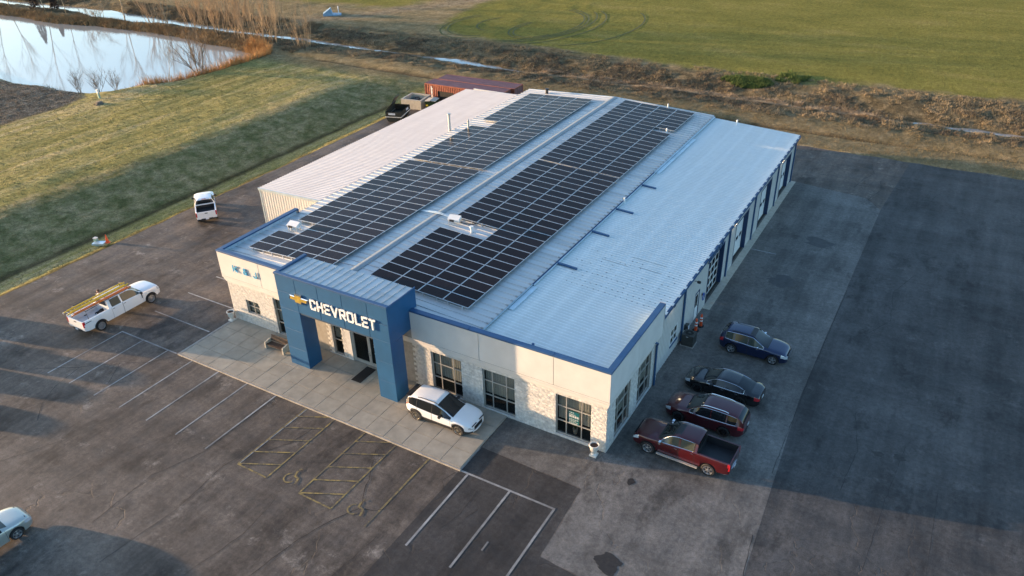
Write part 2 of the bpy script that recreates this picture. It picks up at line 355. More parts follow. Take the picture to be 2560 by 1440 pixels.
def height(x, y):
    x = np.asarray(x, float); y = np.asarray(y, float)
    lx = [-600,-220,-110,-98,-90,-80,-70,-65.5,-63.6,-62.0,-58.2,-56.4,-55.3,-54.2,-52.6,-51.6,-51.0,-50.4,-48]
    lz = [1.2,.3,.0,-.1,.12,.50,.84,.90,.80,.52,-.26,-.58,-.74,-.66,-.40,-.15,-.02,-.14,-.5]
    L = np.interp(x + 1.0*vnoise(x, y, .07) + .3*vnoise(x, y, .4), lx, lz)
    ry = [40,56.4,57.4,58.5,60.5,62.3,63.0,63.7,65,67.5,70,72.5,74,75.2,76.4,78,81,84.5,90,130,420]
    rz = [-.5,-.14,-.02,.0,-.05,-.12,-.46,-.20,.02,.06,-.1,-.55,-1.15,-1.45,-1.2,-.7,-.1,.2,.3,.4,2.5]
    Rr = np.interp(y + 1.0*vnoise(x, y, .09), ry, rz)
    Rr = np.where(Rr < -.15, -.15 + (Rr+.15)*(.5+.5*sstep(-72, -52, x)), Rr)
    wl = sstep(-49, -51.2, x) * (1 - sstep(48, 57.5, y))
    z = L*wl + Rr*(1-wl)
    z = np.where((x < -51) & (wl < 1), z + .25*(sstep(48, 54, y)*(1-sstep(57, 60, y)))*sstep(-51,-60,x), z)
    # under the pavement
    pv = sstep(-50.9, -50.2, x) * (1 - sstep(56.8, 57.3, y)); z = z*(1-pv) - .55*pv
    rough = sstep(64.5, 69, y)*(1-sstep(80, 86, y))
    z = z + fbm(x, y, .22)*.12*(1-pv)*sstep(-52, -60, x) + rough*(fbm(x, y, .55, 4)*.3)
    z = z + (1-pv)*fbm(x, y, .9, 3)*.05
    cd = seg_dist(x, y, CREEK) + .9*fbm(x, y, .35, 3); wd = np.interp(x, [-260,-163,-157,-140,-130,-90,-60,-50,-20,2,30], [.7,.7,2.7,2.5,.75,.40,.25,.2,.2,.35,.55])
    k = 1 - sstep(0, 2.0, cd - wd + .5); z = np.where(k > 0, np.minimum(z, z*(1-k) + (-1.05-.45*sstep(-72, -52, x))*k), z)
    pd = pond_sd(x, y) + 1.1*fbm(x, y, .16, 4); k = 1 - sstep(-1.2, 2.6, pd)
    z = z*(1-k) + (-1.9)*k
    return z
def _axis(parts):
    out = []
    for a, b, s in parts: out += list(np.arange(a, b, s))
    return np.array(out + [parts[-1][1]])
_xs = _axis([(-600,-260,20),(-260,-196,4),(-196,-110,1.1),(-110,-72,.8),(-72,-48,.42),(-48,26,.9),(26,60,3),(60,400,20)])
_ys = _axis([(-300,-60,20),(-60,-16,3),(-16,40,.8),(40,57,.8),(57,90,.45),(90,130,1.0),(130,180,2),(180,600,14)])
def make_ground():
    X, Y = np.meshgrid(_xs, _ys); Z = height(X, Y); ny, nx = X.shape
    V = np.stack([X, Y, Z], -1).reshape(-1, 3)
    i = np.arange(nx-1)[None, :] + nx*np.arange(ny-1)[:, None]
    F = np.stack([i, i+1, i+nx+1, i+nx], -1).reshape(-1, 4)
    me = D.meshes.new('ground'); me.vertices.add(len(V)); me.vertices.foreach_set('co', V.ravel())
    me.loops.add(F.size); me.loops.foreach_set('vertex_index', F.ravel()); me.polygons.add(len(F))
    me.polygons.foreach_set('loop_start', np.arange(0, F.size, 4)); me.polygons.foreach_set('use_smooth', [True]*len(F)); me.update()
    x, y = X.ravel(), Y.ravel()
    n1 = fbm(x, y, .12, 4); n2 = fbm(x, y, .4, 3)
    fd = seg_dist(x, y, FIELD, True); fs = np.where(inside(x, y, FIELD), fd, -fd); fd2 = seg_dist(x, y, FIELD2, True); fs2 = np.where(inside(x, y, FIELD2), fd2, -fd2)
    green = np.maximum(sstep(-1.2, 1.5, fs + 1.8*n2), sstep(-2, 3, fs2 + 3*n2))
    # irregular bald tongues along the field's near edge
    rough = sstep(63.8, 69.5, y + 3*n2)*(1-sstep(80, 87, y + 5*n1))*(1-green*.7)
    gold = .25*(sstep(-52.9, -52.1, x + 1.1*n2)*(1-sstep(-51.7, -51.0, x + .5*n2))*sstep(6, 18, y+9*n1))*(y < 57)
    mud_shade = np.exp(-((x+55.3+.5*n2)/.55)**2)*(y < 50) + np.exp(-((y-63+.5*n2)/.5)**2)*(x > -82)*.9 + np.exp(-((x+51.3+.5*n2)/.4)**2)*(y < 30)*.8  # mud lines; the rear ditch term also paints its shade line dark
    pdn = np.abs(pond_sd(x, y)); mud_shade = np.clip(mud_shade + (1-sstep(0, 1.8, pdn+n2)), 0, 1)
    ss = seg_dist(x, y, STUB, True); st = sstep(-.6, .9, np.where(inside(x, y, STUB), ss, -ss) + .8*n2)
    lawn = sstep(-50.5, -52, x)*(1-sstep(56, 62, y))
    slope = lawn*sstep(-66.5, -63.5, x + 3*n1)*(1-sstep(-56.5, -54.5, x))      # darker, greener bank: its shade is put into the grass colour
    path = np.clip(1.2*np.exp(-(seg_dist(x, y, [(-104,86),(-97,91.5),(-92,100.5),(-82.5,115.5),(-74,132)])/2.6)**2), 0, 1)
    a1 = np.stack([green, rough, np.clip(mud_shade, 0, 1), gold], -1).astype('f4'); a2 = np.stack([st, lawn, slope, path], -1).astype('f4')
    for nm, a in (('mask_a', a1), ('mask_b', a2)):
        at = me.attributes.new(nm, 'FLOAT_COLOR', 'POINT'); at.data.foreach_set('color', a.ravel())
    m, nt, bs = newmat('grassland'); P = wpos(nt)
    A = node(nt, 'ShaderNodeAttribute', attribute_name='mask_a'); B = node(nt, 'ShaderNodeAttribute', attribute_name='mask_b')
    sa = node(nt, 'ShaderNodeSeparateColor'); nt.links.new(A.outputs['Color'], sa.inputs[0]); sb = node(nt, 'ShaderNodeSeparateColor'); nt.links.new(B.outputs['Color'], sb.inputs[0])
    fine = noise(nt, P, 2.6, 6, .72); mid = noise(nt, P, .55, 6, .68); big = noise(nt, P, .06, 5, .6)
    stx = noise(nt, scaled(nt, P, (1.0, .05, 1), R(2)), .42, 6, .66); sty = noise(nt, scaled(nt, P, (.30, 1.0, 1), R(-3)), .22, 7, .68)
    tuft = noise(nt, P, 7.5, 4, .75)
    lawnc = ramp(nt, math_(nt, 'ADD', math_(nt, 'MULTIPLY', stx, .62), math_(nt, 'ADD', math_(nt, 'MULTIPLY', mid, .18), math_(nt, 'MULTIPLY', fine, .20))), [(.37, (.175, .170, .052)), (.49, (.33, .285, .105)), (.61, (.52, .41, .22))])
    bank_shadec = ramp(nt, mid, [(.36, (.125, .13, .05)), (.5, (.23, .205, .095)), (.64, (.36, .29, .155))])
    fieldc = ramp(nt, math_(nt, 'ADD', math_(nt, 'MULTIPLY', sty, .5), math_(nt, 'ADD', math_(nt, 'MULTIPLY', big, .3), math_(nt, 'MULTIPLY', fine, .2))), [(.34, (.125, .125, .030)), (.52, (.195, .178, .045)), (.70, (.29, .235, .085))])
    verge = ramp(nt, math_(nt, 'ADD', math_(nt, 'MULTIPLY', sty, .4), math_(nt, 'MULTIPLY', mid, .6)), [(.36, (.15, .118, .058)), (.52, (.25, .195, .105)), (.66, (.35, .275, .16))])
    roughc = ramp(nt, math_(nt, 'ADD', math_(nt, 'MULTIPLY', mid, .6), math_(nt, 'MULTIPLY', fine, .4)), [(.36, (.050, .042, .026)), (.5, (.125, .100, .058)), (.62, (.23, .18, .105))])
    c = mix(nt, sb.outputs[1], verge, lawnc); c = mix(nt, sb.outputs[2], c, bank_shadec); c = mix(nt, sa.outputs[1], c, roughc); c = mix(nt, sa.outputs[0], c, fieldc)
    c = mix(nt, A.outputs['Alpha'], c, ramp(nt, mid, [(.35, (.16, .115, .045)), (.65, (.31, .22, .09))]))
    c = mix(nt, B.outputs['Alpha'], c, ramp(nt, mid, [(.35, (.17, .13, .08)), (.65, (.33, .26, .16))]))
    stub = ramp(nt, math_(nt, 'ADD', math_(nt, 'MULTIPLY', tuft, .55), math_(nt, 'MULTIPLY', mid, .45)), [(.42, (.045, .037, .030)), (.53, (.10, .080, .062)), (.58, (.36, .28, .20))])
    c = mix(nt, sb.outputs[0], c, stub)
    c = mix(nt, math_(nt, 'MULTIPLY', sa.outputs[2], .85), c, ramp(nt, mid, [(.35, (.022, .016, .011)), (.7, (.055, .038, .024))]))
    c = mix(nt, 1.0, c, ramp(nt, tuft, [(.28, .60), (.72, 1.36)]), 'MULTIPLY')
    c = mix(nt, 1.0, c, ramp(nt, noise(nt, scaled(nt, P, (1.25, .7, 1)), 1.7, 7, .8), [(.34, .70), (.66, 1.36)]), 'MULTIPLY')
    nt.links.new(c, bs.inputs['Base Color']); bs.inputs['Roughness'].default_value = 1.0; bs.inputs['Specular IOR Level'].default_value = .05
    h = math_(nt, 'ADD', math_(nt, 'MULTIPLY', tuft, .6), math_(nt, 'MULTIPLY', fine, 1.0)); bump(nt, bs, h, .85, .30)
    me.materials.append(m)
    o = D.objects.new('ground', me); COL.objects.link(o); return tag(o, kind='structure')
GROUND = make_ground()

# water sheets
b = MB(); b.add([(x, y, -1.12) for x, y in [(-89.5,30),(-260,24),(-260,69),(-89.5,69)]], [(0, 1, 2, 3)][::1])
b.f = [f[::-1] for f in b.f]; tag(b.build('pond_water', MT['water']), kind='structure')
b = MB()
P = [Vector((x, y, float(np.interp(x, [-128, -118, -92, -82, -62, -50], [-.75, -.89, -.95, -1.0, -1.04, -1.40])))) for x, y in CREEK]
for i, p in enumerate(P):
    t = (P[min(i+1, len(P)-1)] - P[max(i-1, 0)]).normalized(); nrm = Vector((-t.y, t.x, 0)); b.v += [tuple(p + nrm*3.0), tuple(p - nrm*3.0)]
for i in range(len(P)-1): b.f.append([2*i, 2*i+1, 2*i+3, 2*i+2]); b.m.append(0)
tag(b.build('creek_water', MT['water']), kind='structure')

# ------------------------------------------------------------------ paved surfaces
def sheet(name, poly, z, m, kind='structure', parent=None, thick=.25, sub=None):
    b = MB(); n = len(poly); area = sum(poly[i][0]*poly[(i+1) % n][1]-poly[(i+1) % n][0]*poly[i][1] for i in range(n))
    if area < 0: poly = poly[::-1]
    b.add([(x, y, z) for x, y in poly], [list(range(n))])
    if thick: b.add([(x, y, z) for x, y in poly] + [(x, y, z-thick) for x, y in poly], [[i, n+i, n+(i+1) % n, (i+1) % n] for i in range(n)])
    return tag(b.build(name, m, parent), kind=kind)
def wob(a, b, n, amp, seed):
    r = random.Random(seed); return [(a[0]+(b[0]-a[0])*i/n + (r.uniform(-amp, amp) if 0 < i < n else 0), a[1]+(b[1]-a[1])*i/n + (r.uniform(-amp, amp) if 0 < i < n else 0)) for i in range(n)]
LOT = sheet('asphalt_lot', wob((-51.0, -7.5), (-51.0, 47), 40, .13, 1) + wob((-51.0, 47), (-44, 57.3), 6, .1, 2) + wob((-44, 57.3), (60, 57.2), 70, .16, 3) + [(60, 57.2), (60, -90), (-75, -90), (-75, -7.5)], 0, MT['asph'])
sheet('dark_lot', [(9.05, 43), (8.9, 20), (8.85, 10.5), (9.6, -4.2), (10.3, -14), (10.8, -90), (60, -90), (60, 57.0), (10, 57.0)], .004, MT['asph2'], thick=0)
sheet('apron', wob((-6.72, .1), (-6.72, -3.12), 2, 0, 1) + wob((-6.72, -3.12), (.06, -3.32), 12, .03, 4) + wob((.06, -3.32), (.3, -8.63), 10, .04, 5) + wob((.3, -8.63), (2.6, -8.75), 5, .06, 6) + wob((2.6, -8.75), (6.5, -12.5), 6, .08, 9) + [(10.25, -13.9), (9.58, -4.2), (8.84, 10.5), (8.88, 20), (9.03, 43)] + wob((7.5, 45.2), (-.4, 46.6), 5, .1, 8) + [(-.4, 46.6), (-.4, .1)], .004, MT['apron'], thick=0)
sheet('sealed_patch', [(-6.78, -3.16), (.02, -3.37), (.24, -8.6), (2.5, -8.8), (6.3, -12.6), (9.8, -14.2), (6, -30), (-7, -30), (-6.9, -12)], .002, MT['patch'], thick=0)

def strip(name, a, b_, wd, m, parent, z=.008):
    a = Vector((*a, 0)); c = Vector((*b_, 0)); t = (c-a).normalized(); n = Vector((-t.y, t.x, 0))*wd/2
    return MB().add([(*(a-n).xy, z), (*(c-n).xy, z), (*(c+n).xy, z), (*(a+n).xy, z)], [(0, 1, 2, 3)]).build(name, m, parent)
for x in (-37.45, -35.0, -32.25, -29.6, -26.9, -24.1, -21.4, -18.6): strip('parking_line', (x, -5.45 if x != -18.6 else -5.6), (x - .03, -11.4), .11, MT['pwhite'], LOT)
strip('parking_line', (-37.5, -5.45), (-31.3, -5.42), .11, MT['pwhite'], LOT, .012)
for y, x1 in ((-2.3, -31.5), (.9, -31.3), (3.86, -31.3)): strip('parking_line', (-37.7, y), (x1, y), .11, MT['pwhite'], LOT)
strip('parking_line', (-6.79, -3.2), (-6.79, -5.4), .16, MT['pwhite'], LOT, .011); strip('parking_line', (-6.9, -5.42), (-.55, -5.42), .13, MT['pwhite'], LOT, .014)
for x, y1 in ((-6.2, -11.4), (-3.4, -11.45), (-.6, -11.4)): strip('parking_line', (x, -5.4), (x, y1), .13, MT['pwhite'], LOT, .011)
strip('parking_line', (-2.56, -9.75), (-2.57, -9.1), .10, MT['pwhite'], LOT, .011)
strip('parking_line', (-8.92, -5.5), (-8.92, -11.45), .12, MT['pyellow'], LOT)
for x0, x1 in ((-18.67, -16.3), (-13.78, -11.39)):
    b = MB()
    def seg(a, c, z):
        a = Vector((*a, 0)); c = Vector((*c, 0)); t = (c-a).normalized(); n = Vector((-t.y, t.x, 0))*.05
        b.add([(*(a-n).xy, z), (*(c-n).xy, z), (*(c+n).xy, z), (*(a+n).xy, z)], [(0, 1, 2, 3)])
    seg((x0, -5.5), (x0, -11.35), .010); seg((x1, -5.5), (x1, -11.35), .010); seg((x0, -11.35), (x1, -11.36), .014)
    for y in (-11.33, -10.16, -8.95, -7.66, -6.45): seg((x0, y), (x1, y+1.17), .018)
    b.build('hatched_zone', MT['pyellow'], LOT)
def wheelchair(cx, cy):
    b = MB(); s = 1.05
    def st(pts, wd, z):
        for i in range(len(pts)-1):
            a = Vector((*pts[i], 0)); c = Vector((*pts[i+1], 0)); t = (c-a).normalized(); n = Vector((-t.y, t.x, 0))*wd/2; a = a - t*wd*.2; c = c + t*wd*.2
            b.add([(cx+p.x*s, cy+p.y*s, z+.0006*i) for p in (a-n, c-n, c+n, a+n)], [(0, 1, 2, 3)])
    st([(-.08+.34*math.cos(R(a)), -.2+.34*math.sin(R(a))) for a in range(110, 350, 16)], .085, .0085)
    st([(-.06, .40), (.04, .04), (.36, .0), (.50, -.40)], .12, .02)
    st([(-.03, .52), (.03, .62)], .13, .028)
    b.build('wheelchair_symbol', MT['pyellow'], LOT)
wheelchair(-15.0, -10.5); wheelchair(-10.15, -10.55)
# sealed cracks: ragged strips along the joints of the paving
def crack(pts, seed, wd=.035, m='crackfill'):
    r = random.Random(seed); out = []
    for i in range(len(pts)-1):
        a, c = Vector(pts[i]), Vector(pts[i+1]); n = max(2, int((c-a).length/.4))
        for k in range(n): out.append(a.lerp(c, k/n) + Vector((r.gauss(0, .022), r.gauss(0, .022))))
    out.append(Vector(pts[-1])); b = MB()
    for i, p in enumerate(out):
        t = (out[min(i+1, len(out)-1)]-out[max(i-1, 0)]); t = t.normalized() if t.length else Vector((1, 0)); n = Vector((-t.y, t.x))*wd*r.uniform(.3, 1.)/2
        b.v += [(p.x-n.x, p.y-n.y, .0095), (p.x+n.x, p.y+n.y, .0095)]
    for i in range(len(out)-1): b.f.append([2*i, 2*i+2, 2*i+3, 2*i+1]); b.m.append(0)
    b.build('crack', MT[m], LOT)
for i, (pts, wd) in enumerate([
    ([(-31.0, -5.6), (-32.3, -7.2), (-34.6, -8.6), (-36.1, -9.9), (-38.8, -11.5)], .05), ([(-34.0, -8.2), (-32.6, -10.1)], .04), ([(-36.1, -9.9), (-35.6, -12), (-34.6, -13.6), (-33.2, -14.8)], .05),
    ([(-30.6, -8.0), (-33, -11), (-35.2, -14.5)], .03), ([(-12.2, -6.4), (-11.2, -8.2), (-10.6, -9.4), (-10.0, -10.6), (-10.9, -12.2), (-11.5, -14.2), (-12.1, -17.5)], .06), ([(-10.0, -10.6), (-9.2, -10.3), (-8.7, -9.9)], .045),
    ([(-21.2, -5.6), (-21.25, -11.5), (-22.4, -14.5), (-22.2, -18.5)], .05), ([(-24.0, -11), (-25.6, -14), (-26.4, -17.5)], .03), ([(-18.9, -9.5), (-19.3, -12), (-18.9, -15.5), (-19.4, -20)], .045),
    ([(-16.9, -6.8), (-17.2, -8.4), (-17.9, -9.6)], .05), ([(-6.9, -5.7), (-7.2, -6.6), (-6.6, -7.3)], .04), ([(-5.0, -6.3), (-4.9, -8.2), (-5.3, -9.6)], .035), ([(-4.2, -7.2), (-4.6, -9.0)], .03),
    ([(-14.6, -12.4), (-14.3, -15), (-14.9, -18.4)], .04), ([(-28.3, -12.1), (-30.2, -15.7), (-31.6, -18.4)], .035), ([(9.3, -2), (9.9, -8), (10.4, -14)], .05), ([(9.0, 3), (8.9, 14), (9.0, 26)], .045),
    ([(12.6, 3.4), (12.9, 7.2), (12.2, 10.8)], .04), ([(14.6, -1.5), (14.9, 4), (15.3, 9)], .03), ([(17.4, -2), (17.3, 6.2)], .03), ([(11.2, 20), (12.6, 23), (12.2, 27.5), (13.3, 31)], .045), ([(5.9, 47.6), (6.4, 50.2), (7.1, 52.2), (6.6, 54)], .09), ([(7.6, 45), (8.4, 48), (8.0, 50.5)], .07),
    ([(12.8, 46), (13.3, 49), (14.2, 51)], .06), ([(-42.1, 1.5), (-40.4, 3.8), (-39.8, 6)], .03), ([(-7.9, -11.6), (-8.3, -15), (-8.0, -19)], .04), ([(-3.2, -11.6), (-3.6, -14.8)], .04)]): crack(pts, 50+i, wd*.95)
# oil stains
for k, (cx, cy, r0, n) in enumerate([(3.5, -7.35, .62, 26), (2.25, -1.5, .22, 12), (14.0, 7.55, .22, 12), (15.1, 7.8, .25, 14), (5.3, 33.5, .9, 24), (4.2, 25.2, .8, 22), (1.9, 1.1, .16, 10)]):
    r = random.Random(k); b = MB(); ph = [r.uniform(0, 6) for _ in range(4)]
    pts = [(cx+(r0*(1+.18*math.sin(3*a+ph[0])+.12*math.sin(7*a+ph[1])+r.uniform(-.16, .16)))*math.cos(a)*(1.0 if k < 2 else 1.25), cy+(r0*(1+.2*math.sin(2*a+ph[2])))*math.sin(a)*1.15) for a in [2*math.pi*i/(n*2) for i in range(n*2)]]
    b.add([(x, y, .0122) for x, y in pts], [list(range(len(pts)))]); o = b.build('oil_stain', MT['oil0'] if k in (0, 1, 2, 3) else MT['oil1'], LOT)

# sidewalk of cast slabs
SW = MB().bx(-30.95, -6.78, -5.38, -.02, -.2, .085).build('sidewalk', MT['mortar']); tag(SW, kind='structure')
nx, ny = 17, 4; dx = (30.9-6.8)/nx; dy = 5.36/ny; sl_me = []
for k in range(4):
    bm = bmesh.new(); bmesh.ops.create_cube(bm, size=1); bmesh.ops.scale(bm, vec=(dx-.022, dy-.022, .06), verts=bm.verts); bmesh.ops.bevel(bm, geom=[e for e in bm.edges], offset=.008, segments=1, affect='EDGES')
    me = D.meshes.new('slab'); bm.to_mesh(me); bm.free(); me.materials.append(MT['slab']); sl_me.append(me)
for i in range(nx):
    for j in range(ny): put('slab', sl_me[(i*3+j) % 4], SW, (-30.9+dx*(i+.5), -5.36+dy*(j+.5)+.0, .09 + rnd.uniform(-.003, .003)))
MB().bx(-31.12, -30.97, -5.40, -.1, -.2, .1).bx(-31.12, -6.72, -5.50, -5.392, -.2, .112).build('kerb_edge', MT['kerb'], SW)
MB().bx(-31.28, -31.14, -5.4, -.1, 0, .012).build('painted_line', MT['pwhite'], SW)
# concrete threshold strip along the service doors
TS = MB().bx(-.16, .42, 18.2, 46.3, -.05, .03).build('threshold_strip', MT['conc']); tag(TS, kind='structure')
for y0, y1 in ((18.9, 22.6), (25.9, 29.5), (33.6, 37.2), (41.2, 44.7)): strip('parking_line', (.45, y1 + .1), (2.6, y1 + .1), .09, MT['pwhite'], LOT, .013) if y0 == 25.9 else None
# tyre tracks in the green field
def track(pts, w_=.32):
    b = MB(); n = len(pts)
    for i, (x, y) in enumerate(pts):
        t = Vector(pts[min(i+1, n-1)])-Vector(pts[max(i-1, 0)]); t.normalize(); q = Vector((-t.y, t.x))*w_/2
        for s in (-1, 1): X, Y = x+q.x*s, y+q.y*s; b.v.append((X, Y, float(height(X, Y))+.05))
    for i in range(n-1): b.f.append([2*i, 2*i+1, 2*i+3, 2*i+2][::-1]); b.m.append(0)
    b.build('tyre_track', MT['track'], GROUND)
def arc(cx, cy, rx, ry, a0, a1, n=40): return [(cx+rx*math.cos(R(a0+(a1-a0)*i/n)), cy+ry*math.sin(R(a0+(a1-a0)*i/n))) for i in range(n+1)]
for k in (0, 2.0):
    track(arc(-68, 96, 6.6+k*.5, 9+k, 140, 300)); track(arc(-58, 101, 8+k, 15+k*.7, -95, 62)); track(arc(-62.5, 100, 11+k*.4, 14.5+k*.5, -80, 75)); track(arc(-57, 97, 4.2+k*.4, 7+k*.5, 150, 330))
track(arc(-66, 98, 4, 6, 130, 270)); track(arc(-50, 103, 9, 16, -80, 60))
# ------------------------------------------------------------------ dealership building
BLD = thing('dealership_building', 'low dealership building with cream walls, blue trim, blue entrance tower and metal roofs', 'building')
H, L_, E_ = 6.05, 31.09, .2
XR, ZR, XL, ZL, XJ, ZJ, DEP = -20.04, 6.18, -30.95, 5.70, -8.79, 5.68, 46.15
YP = 8.1   # the masonry front bay ends here
bb = lambda: MB()
# --- solid walls (backing), windows cut as gaps between piers
W1 = (-12.42, -10.10, .20, 3.16); W2 = (-8.50, -6.18, .20, 3.16); W3 = (-3.33, -1.0, .20, 3.16)
WS = (-29.46, -28.15, 1.06, 2.26); WT = (-26.46, -24.2, .12, 3.14); WP = (-21.02, -20.14, .20, 3.14); DO = (-19.30, -15.6, .10, 3.05)
FRONT = [WS, WT, WP, DO, W1, W2, W3]
RW1 = (1.15, 3.38, .20, 3.1); RW2 = (4.62, 6.85, .20, 3.1)
def wall_with_holes(b, axis, pos, th, u0, u1, z0, z1, holes, m=0):
    def bx(a, c, za, zb):
        if c-a < 1e-4 or zb-za < 1e-4: return
        if axis == 'x': b.bx(a, c, pos, pos+th, za, zb, m)
        else: b.bx(pos-th, pos, a, c, za, zb, m)
    u = u0
    for h in sorted(holes):
        bx(u, h[0], z0, z1); bx(h[0], h[1], z0, h[2]); bx(h[0], h[1], h[3], z1); u = h[1]
    bx(u, u1, z0, z1)
b = MB(); wall_with_holes(b, 'x', .022, .26, -L_, -.022, -.1, 3.42, FRONT); b.build('front_wall', MT['mortar'], BLD)
b = MB(); wall_with_holes(b, 'y', -.022, .26, .285, YP-.02, -.1, 3.42, [RW1, RW2]); b.build('side_wall', MT['mortar'], BLD)
MB().bx(-L_+.022, -L_+.282, .285, YP, -.1, 3.42).build('side_wall', MT['mortar'], BLD)
# --- split-face blocks laid in running bond, 20 mm proud of the mortar
stone_me = []
for k in range(6):
    rr = random.Random(100+k); bm = bmesh.new(); bmesh.ops.create_cube(bm, size=1); bmesh.ops.scale(bm, vec=(.392, .05, .192), verts=bm.verts)
    fr = [f for f in bm.faces if f.normal.y < -.5]
    g = bmesh.ops.subdivide_edges(bm, edges=list({e for f in fr for e in f.edges}), cuts=1, use_grid_fill=True)
    for v in bm.verts:
        if v.co.y < -.02 and abs(v.co.x) < .15 and abs(v.co.z) < .07: v.co.y -= rr.uniform(.004, .028)
        elif v.co.y < -.02: v.co.y += rr.uniform(.0, .012)
    me = D.meshes.new('stone_block'); bm.to_mesh(me); bm.free(); me.materials.append(MT['stone']); stone_me.append(me)
blocks = []
def lay(u0, u1, holes, where):
    zi = 0
    while zi*.2 + .2 <= 3.41:
        z = zi*.2+.1; u = u0 - (.2 if zi % 2 else 0)
        while u < u1-.02:
            a, c = max(u, u0), min(u+.4, u1)
            segs = [(a, c)]
            for h in holes:
                if h[2]-.02 < z < h[3]+.02:
                    ns = []
                    for s in segs:
                        if s[1] <= h[0] or s[0] >= h[1]: ns.append(s)
                        else:
                            if s[0] < h[0]: ns.append((s[0], h[0]))
                            if s[1] > h[1]: ns.append((h[1], s[1]))
                    segs = ns
            for s in segs:
                if s[1]-s[0] > .06: blocks.append((where, (s[0]+s[1])/2, s[1]-s[0], z))
            u += .4
        zi += 1
lay(-L_, 0, FRONT, 'f'); lay(.02, YP-.04, [RW1, RW2], 'r'); lay(.02, YP, [], 'l')
blocks = [q for q in blocks if not (q[0] == 'f' and (-23.0 < q[1] < -21.3 or -15.3 < q[1] < -13.8))]
blocks.sort(key=lambda q: (0 if q[0] == 'f' else (1 if q[0] == 'r' else 2), -q[1] if q[0] == 'f' else q[1]))
rest = MB()
for k, (wh, u, wd, z) in enumerate(blocks):
    me = stone_me[(k*7) % 6]
    if wh == 'f': T = Matrix.Translation((u, .0, z)) @ Matrix.Diagonal((wd/.4, 1, 1, 1))
    elif wh == 'r': T = Matrix.Translation((.0, u, z)) @ Matrix.Rotation(R(90), 4, 'Z') @ Matrix.Diagonal((wd/.4, 1, 1, 1))
    else: T = Matrix.Translation((-L_, u, z)) @ Matrix.Rotation(R(-90), 4, 'Z') @ Matrix.Diagonal((wd/.4, 1, 1, 1))
    if k < 290:
        o = D.objects.new('stone_block', me); COL.objects.link(o); o.parent = BLD; o.matrix_basis = T
    else: rest.add([T @ v.co for v in me.vertices], [list(p.vertices) for p in me.polygons])
rest.build('stone_block_courses', MT['stone'], BLD, kind='stuff')
# --- ledge course and cornice, then stucco band in separate panels
b = MB(); b.bx(-L_-.06, .06, -.075, .2, 3.402, 3.50); b.bx(-.18, .06, .201, YP, 3.402, 3.50); b.bx(-L_-.06, -L_+.2, .201, YP, 3.402, 3.50)
b.build('stone_ledge', MT['ledge'], BLD)
def cornice(b, prof, x0, x1, yend):
    n = len(prof); P = []
    for o, z in prof: P += [(x0-o, yend, z), (x0-o, -o, z), (x1+o, -o, z), (x1+o, yend, z)]
    for i in range(n-1):
        for k in range(3): b.add([P[4*i+k], P[4*i+k+1], P[4*i+4+k+1], P[4*i+4+k]], [(0, 1, 2, 3)])
b = MB(); cornice(b, [(.0, 3.502), (.10, 3.505), (.10, 3.58), (.14, 3.60), (.14, 3.72), (.199, 3.80), (.199, 3.93)], -L_, 0, YP); b.build('cornice', MT['eifs'], BLD)
def pan(x0, x1, y0, y1, z0, z1, name='stucco_panel', m='eifs', bev=.012):
    bm = bmesh.new(); bmesh.ops.create_cube(bm, size=1); bmesh.ops.scale(bm, vec=(x1-x0, y1-y0, z1-z0), verts=bm.verts)
    bmesh.ops.bevel(bm, geom=list(bm.edges), offset=bev, segments=1, affect='EDGES')
    me = D.meshes.new(name); bm.to_mesh(me); bm.free(); me.materials.append(MT[m]); return put(name, me, BLD, ((x0+x1)/2, (y0+y1)/2, (z0+z1)/2))
MB().bx(-L_-.17, .17, -.17, .12, 3.93, 5.93).bx(-.12, .17, .121, YP-.02, 3.93, 5.93).bx(-L_-.17, -L_+.12, .121, 7.9, 3.93, 5.93).build('parapet_core', MT['mortar'], BLD)
jx = [-L_-.2, -27.1, -22.98, -13.72, -8.55, -3.4, .2]
for i, (a, c) in enumerate(zip(jx[:-1], jx[1:])):
    if i == 2: continue
    pan(a+(0 if i == 0 else .011), c-(0 if i == 5 else .011), -.2, -.168, 3.935, 5.935)
for a, c in ((-.168, 4.0), (4.022, YP)): pan(.168, .2, a, c, 3.935, 5.935)
pan(-L_-.2, -L_-.168, -.168, 7.92, 3.935, 5.935)
# parapet inner lining: ribbed pale metal, and blue coping
for y in np.arange(.3, 7.3, .62): MB().bx(-L_+.122, -L_+.135, y, y+.6, 5.5, 5.93).build('lining_panel', MT['flash'], BLD)
for x in np.arange(-30.6, -.5, .62):
    if not (-23.2 < x < -14.0): MB().bx(x, x+.6, .122, .135, 5.4, 5.93).build('lining_panel', MT['flash'], BLD)
for y in np.arange(.3, 7.6, .62): MB().bx(-.135, -.122, y, y+.6, 4.9, 5.93).build('lining_panel', MT['flash'], BLD)
def cap(x0, x1, y0, y1): pan(x0, x1, y0, y1, 5.94, 6.06, 'coping', 'blue', .015)
for a, c in ((-L_-.23, -23.2), (-13.66, -9.2), (-9.18, -3.42), (-3.40, .23)): cap(a, c, -.235, .15)
for a, c in ((.155, 4.0), (4.015, YP+.02)): cap(-.15, .235, a, c)
for a, c in ((.155, 4.0), (4.015, 7.95)): cap(-L_-.235, -L_+.15, a, c)
pan(-L_-.235, -L_+.17, 7.953, 8.02, 5.5, 6.06, 'coping', 'blue', .01)
pan(-.17, .235, YP+.022, YP+.06, 4.2, 6.06, 'coping', 'eifs', .01)
